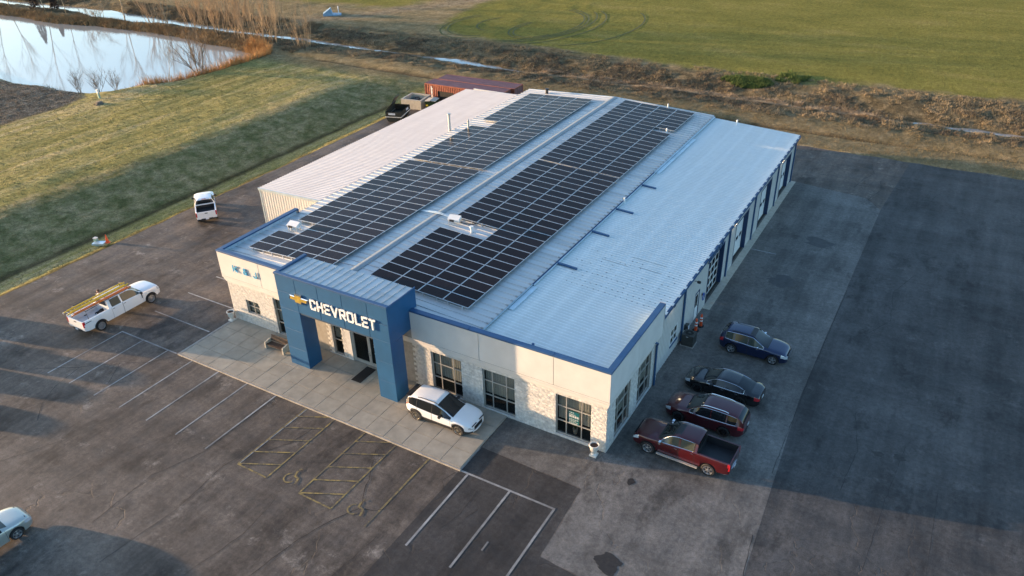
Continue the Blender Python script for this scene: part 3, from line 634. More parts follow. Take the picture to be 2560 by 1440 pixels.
# --- metal-clad side wall with ribs, doors as openings
XW = -.18
DOORS = [(18.95, 22.62, 3.66), (25.9, 29.45, 3.7), (33.6, 37.1, 3.7), (41.2, 44.62, 3.6)]
SWN = (11.05, 12.4, .80, 2.06); MD = (16.05, 17.0, .05, 2.3)
holes = [(a, c, 0.0, t) for a, c, t in DOORS] + [SWN, MD]
b = MB(); wall_with_holes(b, 'y', XW, .12, YP+.07, DEP, -.05, 4.95, holes)
y = YP+.25
while y < DEP:
    zs = [(0.0, 4.93)]
    for h in holes:
        if h[0]-.05 < y < h[1]+.05: zs = [(a, c) for a, c in ((0.0, h[2]-.06), (h[3]+.1, 4.93)) if c-a > .1]
    for a, c in zs: b.add([(XW, y-.035, a), (XW+.028, y-.014, a), (XW+.028, y+.014, a), (XW, y+.035, a), (XW, y-.035, c), (XW+.028, y-.014, c), (XW+.028, y+.014, c), (XW, y+.035, c)], [(0, 1, 5, 4), (1, 2, 6, 5), (2, 3, 7, 6)])
    y += .305
b.build('side_siding', MT['siding'], BLD)
MB().bx(-38.6, -.2, DEP-.15, DEP-.02, -.1, 4.9).bx(XL, XL+.1, 8, DEP-.2, 3, 5.5).build('rear_wall', MT['siding'], BLD)
b = MB().add([(x, DEP-.02, z) for x, z in ((XL, 4.9), (XR, 4.9), (XJ, 4.9), (-.2, 4.9), (-.2, 4.98), (XJ, 5.5), (XR, 6.1), (XL, 5.6))], [list(range(8))[::-1]]).build('rear_gable', MT['siding'], BLD)
# floor and dim inside so that glass shows depth
MB().bx(-L_+.3, -.3, .3, DEP-.3, .0, .05).bx(-L_+.3, -.45, 6.0, 6.1, .05, 5).bx(-L_+.3, -.4, .3, 6, 3.45, 3.5).build('interior_shell', MT['room'], BLD)
# --- windows: frame, panes, blind
def window(name, ax, box, cols, rows, blind=True, depth=.13, fr=.05, sill=True, fm='alu', label=None):
    u0, u1, z0, z1 = box
    def bxx(b, a, c, d0, d1, za, zb, m=0):
        if ax == 'x': b.bx(a, c, d0, d1, za, zb, m)
        else: b.bx(-d1 + ax_off, -d0 + ax_off, a, c, za, zb, m)
    ax_off = 0.0 if ax in ('x', 'y') else ax
    cu = [u0] + [u0+(u1-u0)*t for t in cols] + [u1]; cz = [z0] + [z0+(z1-z0)*t for t in rows] + [z1]
    b = MB()
    for i, u in enumerate(cu):
        o = fr if i in (0, len(cu)-1) else fr*.5; lo = u if i == 0 else (u-fr if i == len(cu)-1 else u-fr/2); bxx(b, lo, lo+fr, depth-.03, depth+.05, z0, z1)
    for i, z in enumerate(cz):
        lo = z if i == 0 else (z-fr if i == len(cz)-1 else z-fr/2)
        for k in range(len(cu)-1):
            a = cu[k]+(fr if k == 0 else fr/2); c = cu[k+1]-(fr if k == len(cu)-2 else fr/2); bxx(b, a, c, depth-.028, depth+.048, lo, lo+fr)
    win = b.build(name, MT[fm], BLD, label=label)
    for k in range(len(cu)-1):
        for j in range(len(cz)-1):
            a = cu[k]+(fr if k == 0 else fr/2); c = cu[k+1]-(fr if k == len(cu)-2 else fr/2); za = cz[j]+(fr if j == 0 else fr/2); zb = cz[j+1]-(fr if j == len(cz)-2 else fr/2)
            p = MB(); bxx(p, a, c, depth+.005, depth+.018, za, zb); p.build('pane', MT['glass'], win)
    if blind:
        p = MB(); n = int((u1-u0)/.1)
        zb0 = cz[1]+.05 if len(cz) > 3 else z0+.05
        for k in range(n):
            a = u0+.06+(u1-u0-.12)*k/n; bxx(p, a, a+(u1-u0-.12)/n*.97, depth+.16+(.02 if k % 2 else 0), depth+.175+(.02 if k % 2 else 0), zb0, z1-.05)
        p.build('blind', MT['blind'], win)
    if sill:
        p = MB(); bxx(p, u0-.04, u1+.04, -.05, depth-.035, z0-.07, z0-.003); p.build('sill', MT['ledge'], win)
    return win
C3, R3 = [.28, .715], [.335, .71]
for q in (W1, W2, W3): window('window', 'x', q, C3, R3)
for q in (RW1, RW2): window('window', 'y', q, C3, R3)
window('window', 'x', WS, [.5], [.5]); window('window', 'x', WT, [.45], [.33, .7]); window('window', 'x', WP, [], [.40, .93])
window('window', XW, SWN, [.5], [.5], depth=.03, fr=.06, fm='white', sill=False)
MB().bx(-.178, -.12, SWN[0]-.08, SWN[1]+.08, SWN[2]-.09, SWN[2]-.003).build('window_trim', MT['blue'], BLD)
# --- entrance doors
def entrance():
    b = MB(); x0, x1, z1 = -19.30, -15.6, 2.62
    b.bx(x0, x0+.10, .05, .17, .1, z1); b.bx(x0, x1, .05, .17, z1, z1+.12)
    fr = b.build('entrance_frame', MT['alu'], BLD)
    MB().bx(x0+.05, x1, .17, .19, 2.75, 3.04).build('transom', MT['glass'], fr)
    for k, (a, c) in enumerate(((-19.18, -17.80), (-17.76, -16.4))):
        p = MB(); p.bx(a, a+.09, .06, .13, .12, z1-.01); p.bx(c-.09, c, .06, .13, .12, z1-.01); p.bx(a+.09, c-.09, .062, .128, .12, .36); p.bx(a+.09, c-.09, .062, .128, z1-.10, z1-.01)
        d = p.build('entrance_door', MT['alu'], BLD)
        MB().bx(a+.09, c-.09, .09, .105, .36, z1-.1).build('pane', MT['glass'], d)
        hx = c-.05 if k == 0 else a+.05
        MB().tube([(hx, .06, 1.0), (hx, -.02, 1.02), (hx, -.02, 1.28), (hx, .06, 1.3)], .016, 6).build('handle', MT['chrome'], d)
    p = MB()
    for (xx, zz, w_, h_) in ((-17.35, 1.95, .13, .10), (-17.37, 1.78, .09, .08), (-17.33, 1.50, .12, .16), (-17.36, 1.20, .05, .12), (-17.20, 1.17, .16, .025), (-17.18, .82, .14, .02), (-17.2, .98, .02, .16), (-17.11, .9, .02, .14)):
        p.bx(xx, xx+w_, .084, .0885, zz, zz+h_)
    p.build('door_sticker', MT['white'], BLD)
    MB().bx(-19.72, -19.31, -.03, .02, .09, 3.40).bx(-15.59, -15.25, -.03, .02, .09, 3.4).build('door_pilaster', MT['ledge'], BLD)
entrance()
# --- blue entrance tower
PX0, PX1, PY, PZ = -23.02, -13.70, -2.3, 7.40
LX, RX_, ZO = -21.30, -15.10, 4.75
b = MB(); b.bx(PX0+.03, LX-.03, PY+.03, -1.10, .02, ZO-.003); b.bx(RX_+.03, PX1-.03, PY+.03, -1.10, .02, ZO-.003)
b.bx(PX0+.03, PX1-.03, PY+.03, .62, 4.62+.01, 7.0); b.build('tower_core', MT['portal_joint'], BLD)
def clad(x0, x1, y0, y1, z0, z1): pan(x0, x1, y0, y1, z0, z1, 'cladding_panel', 'portal', .008)
jp = [PX0, LX, -19.35, -17.33, -15.28, PX1]; g = .012
for i in range(5):
    for za, zb in ((ZO, 6.05), (6.05, PZ-.12)):
        clad(jp[i]+(g if i else 0), jp[i+1]-(g if i < 4 else 0), PY, PY+.04, za+(g if za > 5 else 0), zb-(g if zb < 7 else 0))
for x0, x1 in ((PX0, LX), (RX_, PX1)):
    for za, zb in ((.10, 1.55), (1.55, 3.1), (3.1, ZO)): clad(x0, x1, PY, PY+.04, za+g*.3, zb-g*.3)
for x, sgn in ((PX1, 1), (LX, 1), (RX_, -1), (PX0, -1)):
    xa, xb = (x-.04, x) if sgn > 0 else (x, x+.04)
    clad(xa, xb, PY+.042, -1.06, .10, ZO-.15); clad(xa, xb, PY+.042, .60, ZO-.13, PZ-.12) if x in (PX1, PX0) else None
for x0, x1 in ((PX0+.045, LX-.045), (RX_+.045, PX1-.045)): clad(x0, x1, -1.10, -1.06, .1, ZO-.15)
clad(PX0+.045, PX1-.045, PY+.045, .58, ZO-.145, ZO-.105)
pan(PX0-.04, PX1+.04, PY-.04, PY+.24, PZ-.115, PZ+.02, 'tower_coping', 'blue', .012); pan(PX0-.04, PX0+.2, PY+.245, .62, PZ-.115, PZ+.02, 'tower_coping', 'blue', .012)
# tower roof: standing-seam pans falling to the back
npan = 16; pw = (PX1-PX0-.24)/npan
def seam_pan(wd, ln, rib=.06, dz=0.0, name='roof_panel', m='galv'):
    b = MB(); y0, y1 = 0.0, ln; P = [(0, 0), (wd-.035, 0), (wd-.026, rib), (wd-.008, rib), (wd, 0)]
    b.add([(x, y0, z) for x, z in P] + [(x, y1, z+dz) for x, z in P], [(i, i+1, 5+i+1, 5+i) for i in range(4)] + [(4, 3, 2, 1, 0), (5, 6, 7, 8, 9)])
    return b.mesh(name, MT[m])
tp = seam_pan(pw, 2.62, .06, -.05, 'tower_roof_panel')
for k in range(npan): put('tower_roof_panel', tp, BLD, (PX0+.2+pw*k, PY+.2, PZ-.10))
MB().bx(PX1-.045, PX1+.03, PY+.25, .62, PZ-.15, PZ-.06).build('tower_edge_trim', MT['blue'], BLD)
b = MB().bx(PX0+.2, PX1-.05, .50, .60, 6.1, 7.2); b.build('tower_back', MT['flash'], BLD)
# --- main roof: individual standing-seam panels over a gable
slope = (ZR-ZL)/(XR-XL); ln = math.hypot(XR-XL+.05, ZR-ZL); ang = math.atan2(ZR-ZL, XR-XL)
y0r, pit = .14, .605; nroof = int((DEP+.05-y0r)/pit); pit = (DEP+.05-y0r)/nroof
def slope_panel(run, rise, name):
    b = MB(); P = [(0, 0), (pit-.05, 0), (pit-.036, .05), (pit-.014, .05), (pit, 0)]
    b.add([(0, y, z) for y, z in P] + [(run, y, z+rise) for y, z in P], [(5+i, 5+i+1, i+1, i) if run > 0 else (i, i+1, 5+i+1, 5+i) for i in range(4)] + [(0, 1, 2, 3, 4), (9, 8, 7, 6, 5)])
    return b.mesh(name, MT['galv'])
mL = slope_panel(-(XR-XL+.06), -(ZR-ZL), 'roof_panel'); mR = slope_panel((XJ-XR+.06), -(ZR-ZJ), 'roof_panel')
for k in range(nroof):
    put('roof_panel', mL, BLD, (XR, y0r+pit*k, ZR)); put('roof_panel', mR, BLD, (XR, y0r+pit*k, ZR))
b = MB(); nseg = 12
for k in range(nseg):
    ya, yb = y0r+.1+(DEP-.1-y0r)*k/nseg, y0r+.1+(DEP-.1-y0r)*(k+1)/nseg - .012
    prof = [(-.30, .045), (-.28, .06), (-.05, .115), (.05, .115), (.28, .06), (.30, .045)]
    b.add([(XR+x, ya, ZR+z-abs(x)*.044) for x, z in prof] + [(XR+x, yb, ZR+z-abs(x)*.044) for x, z in prof], [(i, i+1, 6+i+1, 6+i) for i in range(5)] + [(5, 4, 3, 2, 1, 0), (6, 7, 8, 9, 10, 11)])
b.build('ridge_cap', MT['ridge'], BLD)
# closure strip beside the ridge, eave gutters and rake trim
MB().bx(XL-.16, XL-.03, 8.1, DEP+.05, 5.44, 5.66).build('eave_gutter', MT['blue'], BLD)
gs = MB().bx(-.17, .02, 0, .055, 5.60, 5.72).mesh('gutter_strap', MT['ridge'])
for y in np.arange(8.3, DEP, pit): put('gutter_strap', gs, BLD, (XL, y, 0))
b = MB()
for (xa, za), (xb, zb) in (((XL, ZL), (XR, ZR)), ((XR, ZR), (XJ, ZJ))):
    b.add([(xa, DEP+.03, za-.2), (xb, DEP+.03, zb-.2), (xb, DEP+.03, zb+.07), (xa, DEP+.03, za+.07), (xa, DEP+.14, za-.2), (xb, DEP+.14, zb-.2), (xb, DEP+.14, zb+.07), (xa, DEP+.14, za+.07)], [(0, 1, 2, 3), (7, 6, 5, 4), (3, 2, 6, 7)])
b.build('rake_trim', MT['flash'], BLD)
MB().bx(XJ+.02, XJ+.16, 6.9, 29.05, 5.50, 5.64).build('valley_gutter', MT['blue'], BLD)
MB().bx(XJ+.165, XJ+.20, 6.9, 29.0, 5.53, 5.645).build('gutter_lip', MT['flash'], BLD)
for q in ((XJ-.02, XJ+.20, 29.06, DEP, 5.585, 5.655), (XJ+.21, XJ+.55, 29.1, 39.0, 5.50, 5.565), (XJ-.02, XJ+.12, .2, 6.88, 5.60, 5.66), (XJ+.13, XJ+.5, 3.6, 6.85, 5.50, 5.57)): MB().bx(*q).build('valley_flashing', MT['flash'], BLD)
sg = MB().bx(-.12, .05, -.05, .06, 0, .08).mesh('snow_guard', MT['ridge'])
for y in np.arange(y0r+pit-.04, DEP, pit): put('snow_guard', sg, BLD, (XJ, y, 5.66))
for y, ln_ in ((26.05, 1.3), (20.6, 1.5), (16.07, 1.45), (10.4, 1.55)):
    b = MB(); b.box((XJ+.14+ln_/2, y, 5.56), (ln_, .16, .11), M=Matrix.Rotation(R(3.6), 3, 'Y')); b.bx(XJ+.03, XJ+.2, y-.1, y+.1, 5.42, 5.66); b.build('roof_downspout', MT['blue'], BLD)
# --- ribbed single-slope roofs of the lean-to and the shed (ribs below ten pixels: one sheet each)
def ribbed(name, xa, za, xb, zb, y0, y1, pitch, rib, m, rm=None):
    b = MB(); ys = []
    y = y0
    while y < y1-.01:
        ys += [(y, 0), (y+pitch*.62, 0), (y+pitch*.74, rib), (y+pitch*.88, rib)]; y += pitch
    ys.append((y1, 0)); nseg = 7
    for i in range(nseg+1):
        t = i/nseg; x = xa+(xb-xa)*t; z = za+(zb-za)*t
        b.v += [(x, yy, z+zz) for yy, zz in ys]
    n = len(ys)
    for i in range(nseg):
        for k in range(n-1): b.f.append([i*n+k, (i+1)*n+k, (i+1)*n+k+1, i*n+k+1]); b.m.append(1 if rm and k % 4 == 2 else 0)
    return b.build(name, [MT[m]] + ([MT[rm]] if rm else []), BLD)
ribbed('lean_to_roof', XJ+.05, 5.50, .10, 5.0, .14, DEP+.02, .305, .030, 'lean', 'leanrib')
# the long blue eave gutter with its straps
MB().bx(.06, .21, YP+.1, DEP+.02, 4.74, 4.97).build('eave_gutter', MT['blue'], BLD)
gs = MB().bx(.045, .215, 0, .32, 4.975, 5.010).mesh('gutter_strap', MT['lean'])
for y in np.arange(YP+.4, DEP, 1.22): put('gutter_strap', gs, BLD, (0, y, 0))
MB().bx(-8.7, .1, DEP+.024, DEP+.1, 4.86, 5.0).build('rear_trim', MT['blue'], BLD)
for y in (13.25, 23.8, 31.3, 39.3, 46.05):
    MB().bx(XW+.03, XW+.15, y-.07, y+.07, .0, 4.72).bx(XW+.025, XW+.16, y-.085, y+.085, 1.4, 1.45).bx(XW+.025, XW+.16, y-.085, y+.085, 3.2, 3.25).build('downspout', MT['blue'], BLD)
MB().tube([(.04, 6.93, 3.72), (.16, 7.02, 3.70), (.2, 7.35, 3.45), (.12, 7.42, 3.2), (.12, 7.42, .05)], .075, 6).build('downspout', MT['blue'], BLD)
# --- overhead doors
for i, (a, c, t) in enumerate(DOORS):
    dx_ = XW-.34
    MB().bx(dx_-.02, XW+.03, c-.003, c+.16, .02, t+.1).bx(dx_-.02, XW+.03, a-.16, a+.003, .02, t+.1).bx(dx_-.02, XW+.03, a+.004, c-.004, t-.003, t+.1).build('door_jamb', MT['jamb'], BLD)
    b = MB(); n = 5
    if i == 0:
        cu = np.linspace(a, c, 5); cz = np.linspace(.04, t-.02, 6)
        for u in cu: b.bx(dx_-.03, dx_+.03, max(a, u-.045), min(c, u+.045), .04, t-.02)
        for z in cz:
            for k in range(4): b.bx(dx_-.028, dx_+.028, cu[k]+.045, cu[k+1]-.045, max(.04, z-.05), min(t-.02, z+.05))
        d = b.build('overhead_door', MT['white'], BLD, label='glazed overhead door with white grid')
        for k in range(4):
            for j in range(5): MB().bx(dx_-.012, dx_+.004, cu[k]+.045, cu[k+1]-.045, cz[j]+.05, cz[j+1]-.05).build('pane', MT['glass'], d)
    else:
        hz = (t-.06)/6
        d = MB().bx(dx_-.05, dx_-.02, a, c, .03, t-.02).build('overhead_door', MT['alu'], BLD)
        for j in range(6):
            za, zb = .04+hz*j, .04+hz*(j+1)-.02
            if j == 2:
                p = MB(); cs = [a+.03, a+(c-a)*.18, a+(c-a)*.40, a+(c-a)*.47, a+(c-a)*.69, a+(c-a)*.76, a+(c-a)*.96, c-.03]
                zz0, zz1 = za+.1, zb-.08
                p.bx(dx_-.018, dx_+.02, cs[0], cs[7], za, zz0); p.bx(dx_-.018, dx_+.02, cs[0], cs[7], zz1, zb)
                for q in ((0, 1), (2, 3), (4, 5), (6, 7)): p.bx(dx_-.018, dx_+.02, cs[q[0]], cs[q[1]], zz0, zz1)
                p.build('door_panel', MT['white'], d)
                for q in ((1, 2), (3, 4), (5, 6)): MB().bx(dx_-.016, dx_-.006, cs[q[0]], cs[q[1]], zz0, zz1).build('pane', MT['cglass'], d)
            else:
                p = MB().bx(dx_-.018, dx_+.014, a+.02, c-.02, za, zb).bx(dx_+.014, dx_+.024, a+.06, c-.06, za+.08, zb-.08); p.build('door_panel', MT['white'], d)
d = MB().bx(XW-.06, XW-.01, MD[0]+.03, MD[1]-.03, .05, MD[3]-.03).build('side_door', MT['white'], BLD)
MB().bx(XW-.012, XW-.001, MD[0]+.2, MD[1]-.18, 1.1, 2.1).build('pane', MT['cglass'], d); MB().bx(XW-.005, XW+.06, MD[1]-.16, MD[1]-.1, .98, 1.04).build('handle', MT['dark'], d)
MB().bx(XW-.02, XW+.03, MD[0]-.05, MD[0]+.03, .02, MD[3]+.06).bx(XW-.02, XW+.03, MD[1]-.03, MD[1]+.05, .02, MD[3]+.06).bx(XW-.02, XW+.03, MD[0]+.03, MD[1]-.03, MD[3]-.03, MD[3]+.06).build('door_frame', MT['jamb'], BLD)
# wall lamps, lit
for (x, y, z) in ((XW+.16, 10.5, 4.45), (XW+.16, 24.45, 4.4), (XW+.16, 39.95, 4.35)):
    l = MB().bx(XW+.02, x+.14, y-.14, y+.14, z+.02, z+.26).build('wall_lamp', MT['dark'], BLD); MB().add([(x+.13, y-.12, z+.018), (x+.13, y+.12, z+.018), (x-.09, y+.12, z-.05), (x-.09, y-.12, z-.05), (x+.142, y-.12, z+.12), (x+.142, y+.12, z+.12)], [(3, 2, 1, 0), (0, 1, 5, 4)]).build('lamp_lens', MT['lamp'], l)
MB().tube([(XW, 15.4, 3.85), (XW+.25, 15.4, 3.9)], .02, 6).box((XW+.35, 15.4, 3.84), (.24, .2, .12)).build('floodlight', MT['dark'], BLD)
# --- shed along the left side
SX, SZ, SY0, SY1 = -38.66, 5.24, 10.86, 44.2
ribbed('shed_roof', XL-.05, 5.52, SX, SZ, SY0, SY1, .305, .032, 'shedroof')
b = MB(); b.bx(SX+.08, XL, SY0+.10, SY0+.16, 0, 5.2); b.bx(SX+.08, SX+.14, SY0+.16, SY1-.1, 0, 5.1); b.bx(SX+.08, XL, SY1-.16, SY1-.1, 0, 5.2)
x = SX+.3
while x < XL-.1:
    b.add([(x-.04, SY0+.10, 0), (x-.018, SY0+.068, 0), (x+.018, SY0+.068, 0), (x+.04, SY0+.10, 0), (x-.04, SY0+.10, 5.17), (x-.018, SY0+.068, 5.17), (x+.018, SY0+.068, 5.17), (x+.04, SY0+.10, 5.17)], [(0, 1, 5, 4), (1, 2, 6, 5), (2, 3, 7, 6)]); x += .305
b.build('shed_wall', MT['siding'], BLD)
b = MB().bx(SX+.02, SX+.16, SY0+.04, SY0+.2, 0, 5.1)
b.add([(SX-.03, SY0-.02, SZ-.2), (XL, SY0-.02, 5.30), (XL, SY0-.02, 5.545), (SX-.03, SY0-.02, SZ+.03), (SX-.03, SY0+.06, SZ-.2), (XL, SY0+.06, 5.3), (XL, SY0+.06, 5.545), (SX-.03, SY0+.06, SZ+.03)], [(0, 1, 2, 3), (3, 2, 6, 7), (4, 5, 1, 0)])
b.build('shed_trim', MT['flash'], BLD)
# --- vents, pipes and conduit on the roofs
def pipe(x, y, z0, z1, r, m, name='vent_pipe', cap_=False):
    b = MB().tube([(x, y, z0), (x, y, z1)], r, 10)
    if cap_: b.tube([(x, y, z1-.02), (x, y, z1+.1)], r*1.5, 10)
    b.tube([(x, y, z0), (x, y, z0+.05)], [r*1.9, r*1.2], 10); b.build(name, MT[m], BLD, smooth=True, angle=40)
pipe(-31.25, 30.15, 5.4, 7.35, .13, 'alu', cap_=True); pipe(-29.25, 30.6, 5.7, 7.0, .09, 'alu'); pipe(-28.1, 45.3, 5.78, 6.3, .17, 'dark', cap_=True)
pipe(-13.75, 45.9, 5.9, 6.4, .08, 'white'); pipe(-11.25, 38.9, 5.75, 6.25, .08, 'white'); pipe(-6.15, 45.6, 5.3, 5.85, .08, 'white'); pipe(-8.6, 22.2, 5.45, 5.95, .08, 'white')
pipe(-16.2, 11.0, 5.95, 6.4, .10, 'white', cap_=True); pipe(-29.0, 5.2, 5.75, 6.15, .09, 'white'); pipe(-5.25, .72, 5.25, 5.7, .09, 'blue')
for dy_ in (0, .16): MB().tube([(-22.3, 12.0+dy_, 6.16), (-20.2, 12.0+dy_, 6.34), (-19.8, 12.0+dy_, 6.34), (-18.0, 12.0+dy_, 6.2)], .03, 6).build('conduit', MT['flash'], BLD)
# seams and rubbed spots of sealant on the lean-to roof
r = random.Random(5); b = MB()
for row in range(9):
    yy0 = .14+.305*(28+row*2)+.05; xx = -8.3+r.uniform(0, 1.2); dens = 1.0 if row in (0, 1, 3) else .42
    while xx < -.7:
        xx += r.uniform(.34, .44)
        if r.random() > dens: continue
        yy = yy0+r.uniform(-.03, .03); z = 5.5-(xx-(XJ+.05))*(.5/8.84)+.008; l_ = r.choice([.07, .09, .10, .14]); h_ = r.uniform(.045, .085)
        b.add([(xx, yy, z), (xx+l_, yy, z-l_*.056), (xx+l_*.7, yy+h_, z-l_*.056), (xx, yy+h_*.6, z)], [(0, 1, 2, 3)])
for x0, x1, yy in ((-7.6, -1.6, 8.0), (-6.3, -4.3, 12.8), (-4.6, -1.9, 14.2), (-3.6, -1.9, 13.1)):
    za = 5.5-(x0-(XJ+.05))*.0566+.006; zb = 5.5-(x1-(XJ+.05))*.0566+.006; b.add([(x0, yy, za), (x1, yy, zb), (x1, yy+.03, zb), (x0, yy+.03, za)], [(0, 1, 2, 3)])
b.build('sealant_spots', MT['dark'], BLD, kind='stuff')
# --- solar arrays: every module a part of its array
C_, P_ = 1.9783, 1.0324
bm = MB(); fw_, ww, hh, th = .024, C_-.03, P_-.022, .04
bm.add([(0, 0, th), (ww, 0, th), (ww, hh, th), (0, hh, th), (0, 0, 0), (ww, 0, 0), (ww, hh, 0), (0, hh, 0), (fw_, fw_, th), (ww-fw_, fw_, th), (ww-fw_, hh-fw_, th), (fw_, hh-fw_, th), (fw_, fw_, th-.004), (ww-fw_, fw_, th-.004), (ww-fw_, hh-fw_, th-.004), (fw_, hh-fw_, th-.004)],
       [(0, 1, 9, 8), (1, 2, 10, 9), (2, 3, 11, 10), (3, 0, 8, 11), (0, 4, 5, 1), (1, 5, 6, 2), (2, 6, 7, 3), (3, 7, 4, 0), (7, 6, 5, 4), (8, 9, 13, 12), (9, 10, 14, 13), (10, 11, 15, 14), (11, 8, 12, 15)], 0)
bm.add([(fw_, fw_, th-.004), (ww-fw_, fw_, th-.004), (ww-fw_, hh-fw_, th-.004), (fw_, hh-fw_, th-.004)], [(0, 1, 2, 3)], 1)
pan_me = bm.mesh('solar_panel', [MT['frame'], MT['solar']])
def array(label, x0, y0, rows, holes, side):
    z_at = lambda x: ZR - .044*abs(x-XR) + .21
    T = thing('solar_array', label, 'solar panels', (x0, y0, z_at(x0)), 0, 'solar arrays on the main roof')
    a = -math.atan(.044)*side                   # +1 right slope falls to +x
    for c in range(4):
        for r_ in range(rows):
            if (c, r_) in holes: continue
            o = put('solar_panel', pan_me, T); o.rotation_euler = (0, -a if False else (math.atan(.044)*side), 0); o.location = (c*C_+.015, r_*P_+.011, -.044*side*c*C_)
    for c in range(4):
        for q in (.22, .78):
            X = c*C_+C_*q; segs = []; cur = None
            for r_ in range(rows+1):
                ok = r_ < rows and (c, r_) not in holes
                if ok and cur is None: cur = r_
                if not ok and cur is not None: segs.append((cur, r_)); cur = None
            for s0, s1 in segs: MB().bx(X-.02, X+.02, s0*P_-.06, s1*P_+.06, -.06-.044*side*X, -.006-.044*side*X).bx(X-.03, X+.03, s0*P_-.05, s0*P_+.0, -.2-.044*side*X, -.06-.044*side*X).build('mounting_rail', MT['frame'], T)
    return T
rx0 = -10.5421-4*C_; lx0 = -29.579
array('near right solar array with gap beside small equipment box', rx0, 1.8238, 23, {(c, r_) for c in (0, 1) for r_ in (8, 9)}, 1)
array('far right solar array reaching the rear edge, short gap in outer column', rx0, 1.8238+23*P_+.156, 19, {(3, 12)}, 1)
array('near left solar array behind entrance tower, notch beside left parapet', lx0, 1.3418, 19, {(0, 3), (0, 4)}, -1)
array('far left solar array beside pale shed roof, notch by vent pipes', lx0, 1.3418+19*P_+.359, 22, {(0, 10), (0, 11)}, -1)
# ------------------------------------------------------------------ vehicles
def pch(pts):
    """monotone cubic interpolation through (x, y) points"""
    xs = np.array([p[0] for p in pts], float); ys = np.array([p[1] for p in pts], float); h = np.diff(xs); d = np.diff(ys)/h
    m = np.zeros(len(xs)); m[0], m[-1] = d[0], d[-1]
    for i in range(1, len(xs)-1):
        if d[i-1]*d[i] > 0: w1, w2 = 2*h[i]+h[i-1], h[i]+2*h[i-1]; m[i] = (w1+w2)/(w1/d[i-1]+w2/d[i])
    def f(x):
        x = min(max(x, xs[0]), xs[-1]); i = min(max(int(np.searchsorted(xs, x))-1, 0), len(h)-1); t = (x-xs[i])/h[i]
        return (2*t**3-3*t**2+1)*ys[i]+(t**3-2*t*t+t)*h[i]*m[i]+(-2*t**3+3*t*t)*ys[i+1]+(t**3-t*t)*h[i]*m[i+1]
    return f

def wheel_meshes(r, wd, style, rimmat):
    key = (r, wd, style, rimmat)
    if key in _WH: return _WH[key]
    rr = r*.70
    t = MB().lathe([(rr, -wd/2), (r*.94, -wd/2), (r, -wd*.38), (r, wd*.38), (r*.94, wd/2), (rr, wd/2), (rr*.97, wd*.3)], 28, axis='y')
    tm = t.mesh('tyre', MT['rubber'], True, 35)
    b = MB()
    b.lathe([(rr, wd*.5), (rr*.93, wd*.52), (rr*.86, wd*.36), (rr*.84, -wd*.1)], 28, 0, axis='y')
    b.lathe([(rr*.85, wd*.12), (.001, wd*.12)], 20, 1, axis='y')
    n = {'steel': 8, 'five': 5, 'six': 6, 'ten': 10}[style]
    for k in range(n):
        a = 2*math.pi*k/n; w0 = {'steel': .16, 'five': .17, 'six': .14, 'ten': .055}[style]*rr; w1 = w0*1.25
        M_ = Matrix.Rotation(a, 3, 'Y')
        P = [M_ @ Vector(p) for p in [(-w0*.8, wd*.48, .1*rr), (w0*.8, wd*.48, .1*rr), (w1, wd*.43, rr*.9), (-w1, wd*.43, rr*.9), (-w0*.8, wd*.2, .1*rr), (w0*.8, wd*.2, .1*rr), (w1, wd*.2, rr*.9), (-w1, wd*.2, rr*.9)]]
        b.add(P, [(3, 2, 1, 0), (0, 1, 5, 4), (1, 2, 6, 5), (3, 0, 4, 7)], 0)
    b.lathe([(rr*.24, wd*.3), (rr*.24, wd*.5), (rr*.14, wd*.55), (.001, wd*.55)], 12, 0, axis='y')
    rm = b.mesh('rim', [MT[rimmat], MT['rimdark']], True, 30)
    _WH[key] = (tm, rm); return tm, rm
_WH = {}

